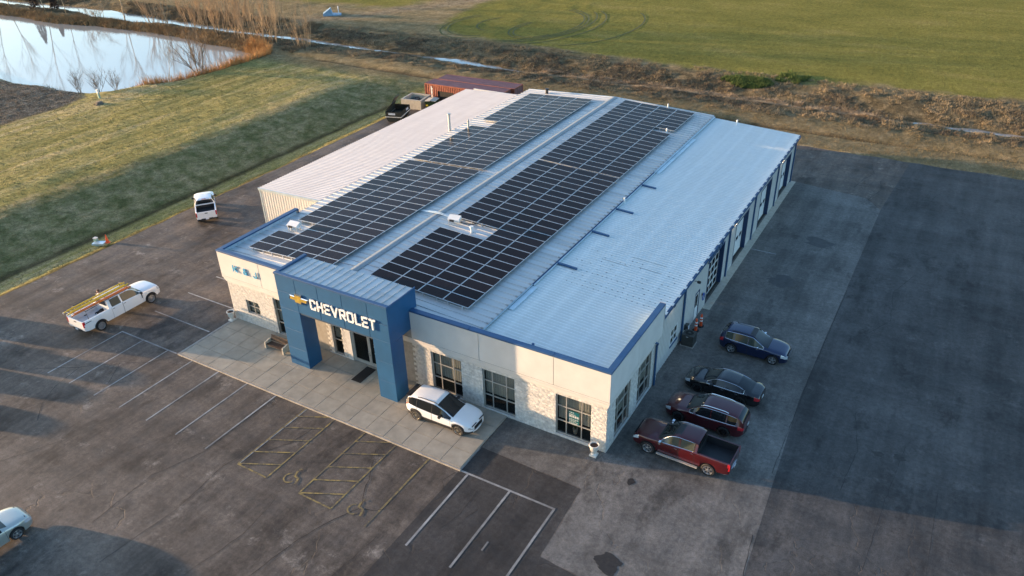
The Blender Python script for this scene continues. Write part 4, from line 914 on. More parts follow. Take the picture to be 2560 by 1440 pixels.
def vehicle(name, label, cat, loc, rz, S, group=None):
    T = thing(name, label, cat, loc, rz, group)
    top, belt, wid = pch(S['top']), pch(S['belt']), pch(S['wid']); wr = pch(S['roofw']); bot = pch(S['bot'])
    wb, r, ra = S['wb'], S['r'], S['r']+S.get('gap', .07); pm = S['paint']; bed = S.get('bed')
    x0, x1 = S['top'][0][0], S['top'][-1][0]
    st = set()
    for i in range(0, 47): st.add(round(x0+(x1-x0)*i/46, 3))
    for e in (x0, x1):
        for k in (.02, .05, .1, .16): st.add(round(e + (k if e == x0 else -k), 3))
    for ax in (-wb/2, wb/2):
        for k in (-1.0, -.995, -.95, -.85, -.7, -.5, -.25, 0): st.add(round(ax+ra*k, 3)); st.add(round(ax-ra*k, 3))
    marks = []
    for a, c in S.get('glass', []): marks += [a, c]
    for a, c in S.get('doors', []): marks += [a, a+.016, c-.016, c]
    marks += list(S['screen']) + list(S.get('back', ())) + [m for q in S.get('extra', []) for m in q]
    if bed: marks += [bed[0], bed[0]-.025, x0+.06]
    fixed = {round(m, 3) for m in marks}
    st = sorted(fixed | {s for s in st if all(abs(s-m) > .03 or abs(abs(s-ax)-ra) < .02 for m in fixed for ax in (-wb/2, wb/2) if True) })
    def zb(x):
        z = bot(x)
        for ax in (-wb/2, wb/2):
            d = abs(x-ax)
            if d < ra-1e-6: z = max(z, r+math.sqrt(ra*ra-d*d)*1.0)
        return z
    NR = 10
    def section(x):
        W = wid(x); B = belt(x); Z = max(top(x), B+.012); c = min(max((Z-B-.02)/.34, 0), 1); b_ = min(zb(x), B-.06)
        isbed = bed and x < bed[0]-.01
        if isbed:
            zr_, zf = B+.01, bed[1]
            P = [(W*.955, b_), (W*.99, b_+.33*(B-b_)), (W, b_+.68*(B-b_)), (W*.985, B-.035), (W*.955, zr_), (W-.13, zr_), (W-.15, zf), (W*.6, zf), (W*.3, zf), (0, zf)]
        else:
            h = Z-B; R_ = wr(x)
            lp = lambda a, q: a*(1-c)+q*c
            P = [(W*.955, b_), (W*.99, b_+.33*(B-b_)), (W, b_+.68*(B-b_)), (W*.985, B-.035), (lp(W*.95, W*.945), lp(B+.25*h, B+.012)),
                 (lp(W*.88, R_+.045), lp(B+.55*h, Z-.075)), (lp(W*.80, R_-.02), lp(B+.78*h, Z-.035)), (lp(W*.62, R_*.72), lp(B+.93*h, Z-.012)), (lp(W*.32, R_*.36), Z-.003), (0, Z)]
        return P
    secs = [section(x) for x in st]
    V, idx = [], {}
    for i, x in enumerate(st):
        for j, (y, z) in enumerate(secs[i]):
            for s in (1, -1):
                if j == NR-1 and s < 0: idx[i, j, s] = idx[i, j, 1]; continue
                idx[i, j, s] = len(V); V.append((x, y*s, z))
    parts = {}
    def emit(key, mat, q): parts.setdefault(key, (mat, [])) [1].append(q)
    sx0, sx1 = S['screen']; bk = S.get('back')
    lights_f, lights_r = S.get('hl', (x1-.5, 2, 4)), S.get('tl', (x0+.4, 2, 4))
    for i in range(len(st)-1):
        xm = (st[i]+st[i+1])/2
        for j in range(NR-1):
            for s in (1, -1):
                q = [idx[i, j, s], idx[i+1, j, s], idx[i+1, j+1, s], idx[i, j+1, s]]
                if s < 0: q = q[::-1]
                side = 'right' if s < 0 else 'left'; key, mat = 'body', 0
                inbed = bed and xm < bed[0]
                if j >= 4 and not inbed and sx0 < xm < sx1 and j >= 6: key = 'windshield'
                elif bk and bk[0] < xm < bk[1] and j >= 6: key = 'rear_window'
                elif j == 4 and any(a < xm < c for a, c in S.get('glass', [])): key = 'side_window' + side + str(next(k for k, (a, c) in enumerate(S['glass']) if a < xm < c))
                elif j <= 3 and any(a < xm < c for a, c in S.get('doors', [])):
                    k = next(k for k, (a, c) in enumerate(S['doors']) if a < xm < c); a, c = S['doors'][k]; key = 'door'+side+str(k)
                    if xm < a+.017 or xm > c-.017: mat = 1
                    elif j == 0 and S.get('clad'): mat = 2
                elif xm > lights_f[0] and lights_f[1] <= j < lights_f[2]: key = 'headlight'+side
                elif xm < lights_r[0] and lights_r[1] <= j < lights_r[2]: key = 'taillight'+side
                elif inbed and j >= 5: mat = 3
                elif j == 0 and S.get('clad'): mat = 2
                elif S.get('sunroof') and S['sunroof'][0] < xm < S['sunroof'][1] and j >= 7: mat = 1
                elif j == 4 and S.get('blackpost') and S['glass'][0][0]-.2 < xm < S['glass'][-1][1]: mat = 1
                if key not in parts: parts[key] = []
                parts[key].append((q, mat))
    for i in (0, len(st)-1):                                      # close both ends
        ring = [idx[i, j, 1] for j in range(NR)] + [idx[i, j, -1] for j in range(NR-2, -1, -1)]
        parts['body'].append((ring if i else ring[::-1], S.get('endmat', (0, 0))[0 if i == 0 else 1]))
    def mk(key, nm, mats, parent=T, off=0.0):
        used = sorted({k for q, _ in parts[key] for k in q}); mp = {k: n for n, k in enumerate(used)}
        b = MB(); b.v = [V[k] for k in used]; b.f = [[mp[k] for k in q] for q, _ in parts[key]]; b.m = [m for _, m in parts[key]]
        return b.build(nm, mats, parent, smooth=True, angle=32)
    body_m = [pm, MT['dark'], MT[S.get('cladm', 'dark')], MT[S.get('bedm', 'dark')]]
    doors = {}
    for key in list(parts):
        if key == 'body': mk(key, 'body', body_m)
        elif key.startswith('door'): doors[key[4:]] = mk(key, 'door', body_m)
        elif key.startswith('side_window'): mk(key, 'side_window', MT[S.get('sideglass', 'cglass')])
        elif key == 'windshield': mk(key, 'windshield', MT[S.get('screenglass', 'cglass')])
        elif key == 'rear_window': mk(key, 'rear_window', MT['cglass'])
        elif key.startswith('headlight'): mk(key, 'headlight', MT['lens'])
        elif key.startswith('taillight'): mk(key, 'taillight', MT['red_lens'])
    # handles on the doors
    for sk, d in doors.items():
        a, c = S['doors'][int(sk[-1])]; sgn = -1 if sk.startswith('right') else 1; xh = a+.16; W = wid(xh)
        MB().box((xh, sgn*(W*.985+.012), belt(xh)-.13), (.17, .03, .03)).build('handle', MT[S.get('handlem', 'dark')], d)
    # underbody and wheel wells
    MB().bx(x0+.25, x1-.25, -wid(0)+.30, wid(0)-.30, S.get('ub', .24), belt(0)-.1 if not bed else min(belt(0)-.1, bed[1]-.02)).build('underbody', MT['black'], T)
    b = MB()
    for ax in (-wb/2, wb/2):
        b.bx(ax-ra*.9, ax+ra*.9, -wid(ax)*.9, wid(ax)*.9, r+.12, r+ra*.72); b.bx(ax-.06, ax+.06, -wid(ax)+.3, wid(ax)-.3, r-.05, r+.05)
    b.build('axle', MT['black'], T)
    tm, rm = wheel_meshes(r, S.get('tw', .24), S.get('rims', 'five'), S.get('rimmat', 'rim'))
    for ax in (-wb/2, wb/2):
        for s in (1, -1):
            wh = put('wheel', tm, T, (ax, s*(wid(ax)-S.get('tw', .24)/2-.015), r), 0 if s > 0 else math.pi); put('rim', rm, wh)
    # mirrors
    xm = S.get('mirror', sx0+.35)
    for s in (1, -1):
        MB().box((xm, s*(wid(xm)+.09), belt(xm)+.09), (.13, .20, .16)).box((xm+.02, s*(wid(xm)-.02), belt(xm)+.04), (.06, .12, .05)).build('mirror', MT['dark'] if S.get('mirm') == 'dark' else pm if S.get('mirm') != 'chrome' else MT['chrome'], T)
    # front: grille, bumper; rear: bumper, plate
    gz = S['grille']; W = wid(x1)
    b = MB().bx(x1-.03, x1+.012, -W*gz[0], W*gz[0], gz[1], gz[2])
    for k in range(3): b.bx(x1+.012, x1+.02, -W*gz[0]*.95, W*gz[0]*.95, gz[1]+(gz[2]-gz[1])*(k+.5)/3-.012, gz[1]+(gz[2]-gz[1])*(k+.5)/3+.012, 1)
    b.build('grille', [MT['dark'], MT[S.get('grillem', 'dark')]], T)
    def bumper(xe, sg, m, z0, z1, wf):
        b = MB(); n = 8; W0 = wid(xe)*wf; P = []
        for k in range(n+1):
            y = -W0+2*W0*k/n; P.append((xe+sg*(.05-.22*abs(y/W0)**3), y))
        for k in range(n):
            (xa, ya), (xb, yb) = P[k], P[k+1]
            b.add([(xa, ya, z0), (xb, yb, z0), (xb, yb, z1), (xa, ya, z1), (xa-sg*.14, ya, z0), (xb-sg*.14, yb, z0), (xb-sg*.14, yb, z1), (xa-sg*.14, ya, z1)], [(0, 1, 2, 3), (4, 7, 6, 5), (3, 2, 6, 7), (0, 4, 5, 1), (1, 5, 6, 2), (0, 3, 7, 4)])
        b.build('bumper', m, T, recalc=True)
    for e, sg in ((x1, 1), (x0, -1)):
        q = S.get('fb' if sg > 0 else 'rb')
        if q: bumper(e, sg, MT[q[0]] if isinstance(q[0], str) else q[0], q[1], q[2], q[3])
    MB().bx(x0-.075 if S.get('rb') else x0-.02, x0-.058 if S.get('rb') else x0-.002, -.15, .15, S.get('pz', .75), S.get('pz', .75)+.14).build('licence_plate', MT['plate'], T)
    # chrome or dark line round the side glass
    if S.get('dlo'):
        for s in (1, -1):
            a, c = S['glass'][0][0], S['glass'][-1][1]; n = 14; up, lo = [], []
            for k in range(n+1):
                x = a+(c-a)*k/n; P = section(x); lo.append((x, s*(P[4][0]+.006), P[4][1]+.0)); up.append((x, s*(P[5][0]+.008), P[5][1]+.005))
            MB().tube(lo+up[::-1]+[lo[0]], .013, 4).build('window_trim', MT[S['dlo']], T)
    if S.get('rails'):
        for s in (1, -1):
            a, c = S['rails'][0], S['rails'][1]; pts = [(a+(c-a)*k/8, s*(wr(a+(c-a)*k/8)-.04), top(a+(c-a)*k/8)+(.035 if 0 < k < 8 else -.01)) for k in range(9)]
            MB().tube(pts, .022, 6).build('roof_rail', MT[S['rails'][2]], T)
    if S.get('arch'):
        for ax in (-wb/2, wb/2):
            for s in (1, -1):
                pts = []
                for k in range(15):
                    a = math.pi*k/14; x = ax+(ra+.0)*math.cos(a); z = r+ra*math.sin(a); pts.append((x, s*(wid(x)*.985), max(z, bot(x))))
                pts = [(ax+ra, s*wid(ax+ra)*.955, bot(ax+ra))] + pts + [(ax-ra, s*wid(ax-ra)*.955, bot(ax-ra))]
                MB().tube(pts, .032, 5).build('wheel_arch_trim', MT[S['arch']], T)
    if S.get('steps'):
        for s in (1, -1): MB().bx(-wb/2+ra+.1, wb/2-ra-.1, s*(wid(0)-.02), s*(wid(0)+.13), .36, .41).build('side_step', MT[S['steps']], T)
    T['half'] = 0; del T['half']
    return T, dict(top=top, belt=belt, wid=wid, wr=wr, section=section, x0=x0, x1=x1)

WHITE = paint('white_car_paint', (.74, .745, .75)); MAROON = paint('maroon_car_paint', (.065, .004, .009), .2, .28); DRED = paint('dark_red_car_paint', (.062, .004, .007), .25, .28)
BLACK = paint('black_car_paint', (.006, .006, .008), 0, .22); NAVY = paint('navy_car_paint', (.009, .018, .062), .35, .28); SILVER = paint('silver_car_paint', (.46, .47, .43), .5, .32); GREY = paint('grey_car_paint', (.16, .17, .18), .4)

def suv_spec(L, wb, Hh, hw, fo, p, **k):
    x1 = wb/2+fo; x0 = x1-L
    S = dict(wb=wb, r=.365, paint=p, top=[(x0, .98), (x0+.05, 1.25), (x0+.28, Hh-.17), (x0+.62, Hh-.05), (x0+1.5, Hh), (x0+2.3, Hh-.01), (x1-2.32, Hh-.08), (x1-1.38, 1.12), (x1-.7, 1.04), (x1-.2, .93), (x1, .74)],
             belt=[(x0, .92), (x0+.3, 1.09), (x0+1.5, 1.05), (x1-2.3, 1.0), (x1-1.3, 1.0), (x1-.4, .90), (x1, .70)],
             wid=[(x0, hw*.72), (x0+.10, hw*.84), (x0+.45, hw*.955), (x0+1.0, hw), (x1-1.2, hw), (x1-.5, hw*.95), (x1-.14, hw*.82), (x1, hw*.64)],
             roofw=[(x0, hw*.66), (x0+.5, hw*.69), (0, hw*.715), (x1-1.8, hw*.70), (x1, hw*.6)], bot=[(x0, .48), (x0+.3, .30), (0, .26), (x1-.4, .27), (x1, .34)],
             screen=(x1-2.34, x1-1.34), back=(x0+.06, x0+.42), glass=[(x0+.45, x0+1.02), (x0+1.10, x0+1.98), (x0+2.06, x1-1.62)], doors=[(x0+1.06, x0+2.0), (x0+2.02, x1-1.46)],
             grille=(.7, .42, .70), rb=('dark', .36, .55, .98), fb=None, hl=(x1-.42, 2, 4), tl=(x0+.32, 2, 4), clad=True, pz=.82)
    S.update(k); return S

# white electric SUV on the sidewalk
S = suv_spec(4.88, 3.09, 1.65, .985, .90, WHITE, blackpost=True, glass=[(-2.12, -1.52), (-1.50, -.38), (-.36, 1.02)], doors=[(-1.45, -.36), (-.34, 1.02)], screen=(-.02, 1.12), r=.385, rims='ten', rimmat='rimgold', rails=(-1.5, .62, 'dark'), arch='dark', hl=(2.22, 2, 3), tl=(-2.15, 3, 4), dlo='dark', mirm='dark', handlem='white', screenglass='cglass', fb=(WHITE, .30, .42, 1.02))
a_ = S['wb']/2+.90; z_ = a_-4.88
S['top'] = [(z_, .98), (z_+.05, 1.24), (z_+.26, 1.52), (z_+.5, 1.62), (z_+1.5, 1.68), (z_+2.2, 1.68), (a_-2.45, 1.62), (a_-1.30, 1.12), (a_-.7, 1.02), (a_-.2, .90), (a_, .72)]
S['belt'] = [(z_, .94), (z_+.4, 1.10), (z_+1.5, 1.03), (a_-2.3, .98), (a_-1.25, .985), (a_-.4, .88), (a_, .69)]
T, Q = vehicle('white_suv', 'white SUV with black wheels parked on the slab sidewalk beside the tower', 'car', (-10.05, -2.12, .09), R(1.0), S)
b = MB()
for s in (1, -1): b.box((Q['x1']-.02, s*.42, .80), (.05, .50, .035)); b.box((Q['x1']-.16, s*.74, .62), (.10, .10, .26), rz=-s*.5)
b.build('light_bar', MT['dark'], T); MB().bx(Q['x0']-.02, Q['x0']+.22, -.6, .6, 1.50, 1.53).build('spoiler', MT['dark'], T)

# navy SUV by the condenser
S = suv_spec(4.71, 2.86, 1.70, .93, .92, NAVY, rims='five', rails=(-1.55, .15, 'dark'), dlo='chrome', mirm='chrome', sunroof=(-.35, .28), grillem='chrome', sideglass='cglass2', clad=False)
S['grille'] = (.72, .56, .86)
vehicle('navy_suv', 'navy blue SUV with sunroof parked facing away from the service wall', 'car', (4.90, 14.33, 0), R(-1), S)
# maroon SUV
S = suv_spec(4.95, 2.86, 1.70, .965, .96, MAROON, rims='six', rimmat='rimdark', rails=(-1.55, .15, 'chrome'), dlo='chrome', grillem='chrome', clad=False, sunroof=None)
vehicle('maroon_suv', 'maroon SUV with chrome window line parked between black sedan and red pickup', 'car', (4.20, 5.62, 0), R(178.5), S)
# black sedan
hw = .925; x1 = 1.41+.98; x0 = x1-4.96
S = dict(wb=2.83, r=.34, paint=BLACK, top=[(x0, .86), (x0+.06, 1.02), (x0+.55, 1.09), (x0+1.0, 1.24), (x0+1.75, 1.43), (x0+2.4, 1.465), (x1-2.2, 1.42), (x1-1.25, 1.03), (x1-.6, .95), (x1-.15, .82), (x1, .66)],
         belt=[(x0, .82), (x0+.4, .98), (x0+1.6, .97), (x1-1.3, .93), (x1-.4, .82), (x1, .62)], wid=[(x0, hw*.7), (x0+.12, hw*.86), (x0+.6, hw*.97), (0, hw), (x1-1.0, hw), (x1-.4, hw*.92), (x1-.1, hw*.78), (x1, hw*.62)],
         roofw=[(x0, hw*.6), (0, hw*.66), (x1, hw*.6)], bot=[(x0, .42), (x0+.3, .26), (0, .2), (x1-.4, .22), (x1, .28)], screen=(x1-2.25, x1-1.22), back=(x0+.62, x0+1.5),
         glass=[(x0+1.02, x0+1.2), (x0+1.26, x0+2.18), (x0+2.26, x1-1.55)], doors=[(x0+1.3, x0+2.2), (x0+2.22, x1-1.42)], grille=(.6, .34, .62), fb=None, rb=None, hl=(x1-.45, 2, 4), tl=(x0+.30, 2, 4), dlo='chrome', rims='five', rimmat='rimdark', mirm='dark', handlem='chrome', ub=.2, pz=.6)
vehicle('black_sedan', 'black sedan with chrome window line parked beside maroon SUV', 'car', (4.28, 8.95, 0), R(178), S)
# silver car at the lower left edge of the frame
S2 = dict(S); S2.update(paint=SILVER, rimmat='rim', dlo='dark', rims='five', screenglass='cglass2', mirm='dark', handlem='chrome', grillem='chrome')
vehicle('silver_sedan', 'pale silver sedan parked in the open lot, only its front end in the picture', 'car', (-25.62, -22.45, 0), R(86), S2)

def pickup_spec(L, wb, Hh, hw, fo, cab_x, p, **k):
    x1 = wb/2+fo; x0 = x1-L
    hood = k.pop('hood', 1.22)
    S = dict(wb=wb, r=.41, paint=p, gap=.09, top=[(x0, 1.0), (cab_x-.05, 1.3), (cab_x+.01, Hh-.05), (cab_x+.35, Hh), (x1-2.75, Hh), (x1-2.35, Hh-.09), (x1-1.55, hood+.07), (x1-.8, hood+.02), (x1-.15, hood-.08), (x1, hood-.30)],
             belt=[(x0, 1.32), (cab_x, 1.32), (x1-1.6, hood-.04), (x1-.4, hood-.12), (x1, hood-.36)], wid=[(x0, hw*.955), (x0+.05, hw*.975), (x0+.5, hw), (x1-1.0, hw), (x1-.35, hw*.96), (x1-.1, hw*.90), (x1, hw*.84)],
             roofw=[(x0, hw*.70), (x1, hw*.70)], bot=[(x0, .62), (x0+.4, .52), (0, .46), (x1-.5, .46), (x1, .50)], screen=(x1-2.42, x1-1.52),
             glass=[(cab_x+.22, cab_x+1.0), (cab_x+1.12, x1-1.78)], doors=[(cab_x+.12, cab_x+1.06), (cab_x+1.08, x1-1.62)], bed=(cab_x, .82), grille=(.72, .62, 1.02), fb=('chrome', .48, .66, 1.03), rb=('chrome', .50, .68, .98),
             hl=(x1-.34, 2, 4), tl=(x0+.14, 2, 4), tw=.27, ub=.42, pz=.55, mirror=x1-1.75, extra=[(cab_x+.005,)])
    S.update(k); return S
def tailgate(T, Q, m, z0=.70, z1=1.33):
    W = Q['wid'](Q['x0'])-.10; t = MB().bx(Q['x0']-.008, Q['x0']+.055, -W, W, z0, z1-.006).build('tailgate', m, T)
    MB().bx(Q['x0']-.02, Q['x0']-.009, -.13, .13, z1-.2, z1-.12).build('handle', MT['dark'], t)
    for s in (1, -1): MB().bx(Q['x0']-.016, Q['x0']+.10, s*(W+.008), s*(W+.115), z1-.46, z1-.03).build('taillight', MT['red_lens'], T)
def cab_window(T, Q, cab_x, Hh, m='cglass'):
    W = Q['wr'](0)*.86; MB().add([(cab_x-.040, -W, Hh-.52), (cab_x-.040, W, Hh-.52), (cab_x-.030, W*.92, Hh-.12), (cab_x-.030, -W*.92, Hh-.12)], [(0, 3, 2, 1)]).build('rear_window', MT[m], T)

# dark red crew cab pickup at the building corner
S = pickup_spec(5.85, 3.68, 1.90, .985, .98, -1.10, DRED, rims='six', steps='alu', dlo='chrome', mirm='chrome', handlem='chrome', sunroof=(.05, .62), grillem='chrome', arch=None, sideglass='cglass2')
T, Q = vehicle('dark_red_pickup', 'dark red crew cab pickup with open black bed by the building corner', 'pickup truck', (4.02, 2.05, 0), R(178.5), S)
tailgate(T, Q, DRED); cab_window(T, Q, -1.10, 1.9)
# white long-bed pickup carrying ladders
S = pickup_spec(6.72, 4.46, 2.04, 1.01, .98, -1.22, WHITE, rims='steel', hood=1.32, r=.42, bedm='bedwhite', rb=('dark', .50, .66, .98), fb=('dark', .50, .70, 1.0), mirm='dark', sideglass='cglass2', screenglass='cglass2', tl=(-3.36, 2, 4), handlem='dark', arch='dark')
S['belt'] = [(p[0], p[1]+(.06 if p[0] < -1 else .0)) for p in S['belt']]
T, Q = vehicle('white_work_pickup', 'white long bed work pickup carrying yellow and orange ladders', 'pickup truck', (-39.88, -3.80, 0), R(90.5), S)
tailgate(T, Q, WHITE, .72, 1.39); cab_window(T, Q, -1.22, 2.04)
for s in (1, -1):
  b = MB()
  if 1:
    b.tube([(Q['x0']+.55, s*.92, 1.36), (Q['x0']+.55, s*.80, 2.02), (-1.0, s*.80, 2.08), (-1.0, s*.93, 1.36)], .025, 6); b.tube([(-1.0, s*.8, 2.08), (1.0, s*.8, 2.09)], .02, 6); b.build('rack_side', MT['dark'], T)
for xx, zz in ((Q['x0']+.55, 2.05), (-1.0, 2.095), (1.0, 2.1)): MB().tube([(xx, -.8, zz), (xx, .8, zz)], .022, 6).build('rack_bar', MT['dark'], T)
MB().box((1.5, -1.03, 1.05), (.06, .02, .34)).box((-3.1, -1.03, 1.24), (.45, .012, .05)).build('badge', MT['dark'], T)
# ladders on the rack
def ladder(label, x, y0, ln_, z, m1, m2):
    T = thing('extension_ladder', label, 'ladder', (x, y0, z), 0, 'ladders on the work pickup')
    for s, m in ((-.235, m1), (.235, m2)):
        for k, (o, zz, a, l2) in enumerate(((0, 0, 0, ln_), (-math.copysign(.045, s), .075, .25, ln_-.5))): MB().bx(s+o-.02, s+o+.02, a, a+l2, zz, zz+.07).build('rail', MT[m], T)
    n = int(ln_/.305)
    for k in range(n):
        MB().tube([(-.215, .15+k*.305, .035), (.215, .15+k*.305, .035)], .018, 6).build('rung', MT['alu'], T)
    for s in (-.235, .235): MB().bx(s-.04, s+.04, -.08, .0, -.03, .06).build('foot', MT['alu'], T)
    return T
ladder('yellow ladder lying on the far side of the work pickup rack', -39.86, -7.75, 5.1, 2.125, 'yellow', 'yellow')
ladder('ladder with one orange rail nearest the camera on the work pickup rack', -39.32, -7.80, 5.0, 2.125, 'yellow', 'orail')
tag(MB().box((-39.9, -5.1, .95), (.32, .9, .22), rz=.4).tube([(-40.1, -5.6, .9), (-39.8, -5.0, 1.14), (-39.5, -4.7, .95)], .05, 6).box((-39.6, -4.55, 1.0), (.3, .25, .3), rz=.7).build('gear_bag', MT['trous']), 'black gear bag and straps lying in the white pickup bed', 'bag')
# white pickup with a black bed
S = pickup_spec(5.75, 3.65, 1.88, .97, .95, -1.05, WHITE, rims='six', rb=('dark', .48, .66, .98), fb=('dark', .48, .66, 1.0), mirm='dark', grillem='dark', dlo=None, tl=(-2.82, 2, 4))
T, Q = vehicle('white_pickup', 'white pickup with covered black bed seen from behind beside the lawn edge', 'pickup truck', (-48.85, 12.55, 0), R(142), S)
tailgate(T, Q, WHITE)
cab_window(T, Q, -1.05, 1.88)
MB().bx(-1.17, -1.09, -.86, .86, 1.30, 1.40).build('bed_front_rail', WHITE, T)
MB().bx(Q['x0']+.06, -1.2, -.845, .845, 0.93, .97).build('bed_cover', MT['dark'], T)
MB().bx(-1.055, -1.0, -.2, .2, 1.835, 1.875).build('brake_lamp', MT['red_lens'], T)
# vehicles standing left of the frame: their long shadows cross the lot
for k, (y, nm, p, hh) in enumerate(((-11.0, 'white', WHITE, 1.86), (-14.05, 'grey', GREY, 1.80), (-16.95, 'black', BLACK, 1.82), (-19.9, 'silver', SILVER, 1.80))):
    S = suv_spec(4.9, 2.9, hh, .96, .93, p, rims='six', dlo='chrome')
    vehicle('parked_suv', f'{nm} SUV in the row beyond the left edge of the lot', 'car', (-51.4-(k % 2)*.3, y, 0), R(180 if k % 2 else 2), S, 'cars parked in the row left of the lot')
# ------------------------------------------------------------------ signs
def stroke_letter(strokes, wd, depth, mat, parent, loc, sc, name='letter', bevel=False):
    """block letter from straight strokes in a unit box; stands on the wall plane facing -y"""
    b = MB()
    for k, (pts) in enumerate(strokes):
        for i in range(len(pts)-1):
            a = Vector(pts[i]); c = Vector(pts[i+1]); a = Vector((a.x*sc[0], a.y*sc[1])); c = Vector((c.x*sc[0], c.y*sc[1])); t = (c-a).normalized(); n = Vector((-t.y, t.x))*wd/2
            a2 = a - t*wd*.5; c2 = c + t*wd*.5; dd = depth + .001*((k+i) % 3)
            q = [a2-n, c2-n, c2+n, a2+n]; P = [(p.x, -dd, p.y) for p in q] + [(p.x, 0, p.y) for p in q]
            b.add(P, [(0, 1, 2, 3), (7, 6, 5, 4), (0, 4, 5, 1), (1, 5, 6, 2), (2, 6, 7, 3), (3, 7, 4, 0)])
    return b.build(name, mat, parent)
G = {'C': [[(1, .78), (1, 1), (.12, 1), (0, .88), (0, .12), (.12, 0), (1, 0), (1, .22)]], 'H': [[(0, 0), (0, 1)], [(1, 0), (1, 1)], [(0, .5), (1, .5)]], 'E': [[(1, 1), (0, 1), (0, 0), (1, 0)], [(0, .5), (.9, .5)]], 'V': [[(0, 1), (.5, 0), (1, 1)]],
     'R': [[(0, 0), (0, 1), (.9, 1), (1, .9), (1, .55), (.9, .45), (0, .45)], [(.45, .45), (1, 0)]], 'O': [[(.14, 0), (.86, 0), (1, .14), (1, .86), (.86, 1), (.14, 1), (0, .86), (0, .14), (.14, 0)]], 'L': [[(0, 1), (0, 0), (1, 0)]], 'T': [[(0, 1), (1, 1)], [(.5, 1), (.5, 0)]],
     'K': [[(0, 0), (0, 1)], [(1, 1), (.1, .45)], [(.25, .55), (1, 0)]], 'J': [[(1, 1), (1, .15), (.8, 0), (.25, 0), (0, .22)]], '&': [[(1, 0), (.25, .78), (.3, 1), (.65, 1), (.7, .8), (.1, .35), (.1, .12), (.35, 0), (.7, .05), (.95, .45)]],
     'S': [[(1, .8), (1, 1), (.1, 1), (0, .9), (0, .6), (.1, .5), (.9, .5), (1, .4), (1, .1), (.9, 0), (0, 0), (0, .2)]], 'I': [[(.5, 0), (.5, 1)]]}
SG = thing('lettering_sign', 'white raised CHEVROLET letters with gold bowtie emblem on the blue tower', 'sign', (-20.05, -2.302, 5.50))
lw = [.50, .52, .48, .58, .52, .54, .46, .48, .50]; x = 0.0; sp = (5.42 - sum(lw))/8
for ch, w_ in zip('CHEVROLET', lw):
    for s in (.15, .85): MB().tube([(x+w_*s, 0, .55), (x+w_*s, -.07, .55)], .02, 5).build('standoff', MT['dark'], SG) if s < .5 else None
    o = stroke_letter(G[ch], .125, .07, MT['wletter'], SG, None, (w_-.125, .66)); o.location = (x+.06, -.045, .02); x += w_ + sp
bow = [(-.82, -.17), (-.33, -.17), (-.33, -.36), (.25, -.36), (.33, -.17), (.82, -.17), (.92, .17), (.33, .17), (.33, .36), (-.25, .36), (-.33, .17), (-.74, .17)]
b = MB(); cx, cz = -1.02, .42
inner = [(px*.86, pz*.72) for px, pz in bow]; n = len(bow)
P = [(cx+px, -.02, cz+pz) for px, pz in bow] + [(cx+px, -.10, cz+pz) for px, pz in bow] + [(cx+px, -.13, cz+pz) for px, pz in inner]
b.add(P, [[i, (i+1) % n, n+(i+1) % n, n+i] for i in range(n)], 1); b.add(P, [[n+i, n+(i+1) % n, 2*n+(i+1) % n, 2*n+i] for i in range(n)], 1); b.add(P, [list(range(2*n, 3*n))], 0)
b.build('bowtie_emblem', [MT['gold'], MT['chrome']], SG, recalc=True)
MB().tube([(cx, 0, cz), (cx, -.05, cz)], .03, 6).build('standoff', MT['dark'], SG)
KJ = thing('lettering_sign', 'sky blue raised K & J letters on the cream stucco left of the tower', 'sign', (-29.75, -.202, 4.70))
for ch, xx, w_ in (('K', 0, .42), ('&', 1.04, .34), ('J', 2.08, .28)):
    o = stroke_letter(G[ch], .085, .05, MT['cyan'], KJ, None, (w_, .44)); o.location = (xx, -.035, .0); MB().tube([(xx+w_/2, 0, .3), (xx+w_/2, -.06, .3)], .016, 5).build('standoff', MT['dark'], KJ)
SV = thing('lettering_sign', 'blue SERVICE letters with white edges above the glazed overhead door', 'sign', (-.15, 18.4, 3.86), R(90))
x = 0
for ch in 'SERVICE':
    w_ = .16 if ch == 'I' else .40
    o = stroke_letter(G[ch], .085, .05, MT['blue'], SV, None, (w_ if ch != 'I' else .3, .40)); o.location = (x - (.07 if ch == 'I' else 0), -.02, 0)
    e = stroke_letter(G[ch], .12, .012, MT['wletter'], o, None, (w_ if ch != 'I' else .3, .40), 'letter_edge'); e.location = (0, .014, 0); x += w_ + .19

# ------------------------------------------------------------------ things round the building
def urn(label, loc):
    T = thing('planter_urn', label, 'planter', loc, 0, 'white planters at the building corners')
    MB().bx(-.21, .21, -.21, .21, 0, .10).build('plinth', MT['cwhite'], T)
    b = MB().lathe([(.17, .10), (.15, .15), (.11, .18), (.12, .22), (.17, .30), (.215, .45), (.24, .62), (.25, .70), (.30, .73), (.315, .77), (.30, .82), (.255, .82), (.235, .74)], 24)
    for k in range(16):
        a = 2*math.pi*k/16; b.tube([(.135*math.cos(a), .135*math.sin(a), .24), (.22*math.cos(a), .22*math.sin(a), .45), (.25*math.cos(a), .25*math.sin(a), .66)], .012, 4)
    b.build('bowl', MT['cwhite'], T, smooth=True, angle=40)
    r = random.Random(int(loc[0]*10)); s = MB().lathe([(.245, .735), (.16, .75), (.08, .765), (.001, .755)], 14)
    s.v = [(x+r.uniform(-.008, .008), y+r.uniform(-.008, .008), z+r.uniform(-.012, .012)) for x, y, z in s.v]; s.build('soil', MT['soil'], T)
urn('white planter urn with bare soil at the left end of the sidewalk', (-31.05, -.42, .10)); urn('white planter urn with bare soil at the right front corner of the building', (-.52, -.52, 0.004))
T = thing('bench', 'bench with pale concrete ends and dark brown slats on the sidewalk', 'bench', (-25.05, -1.62, .09))
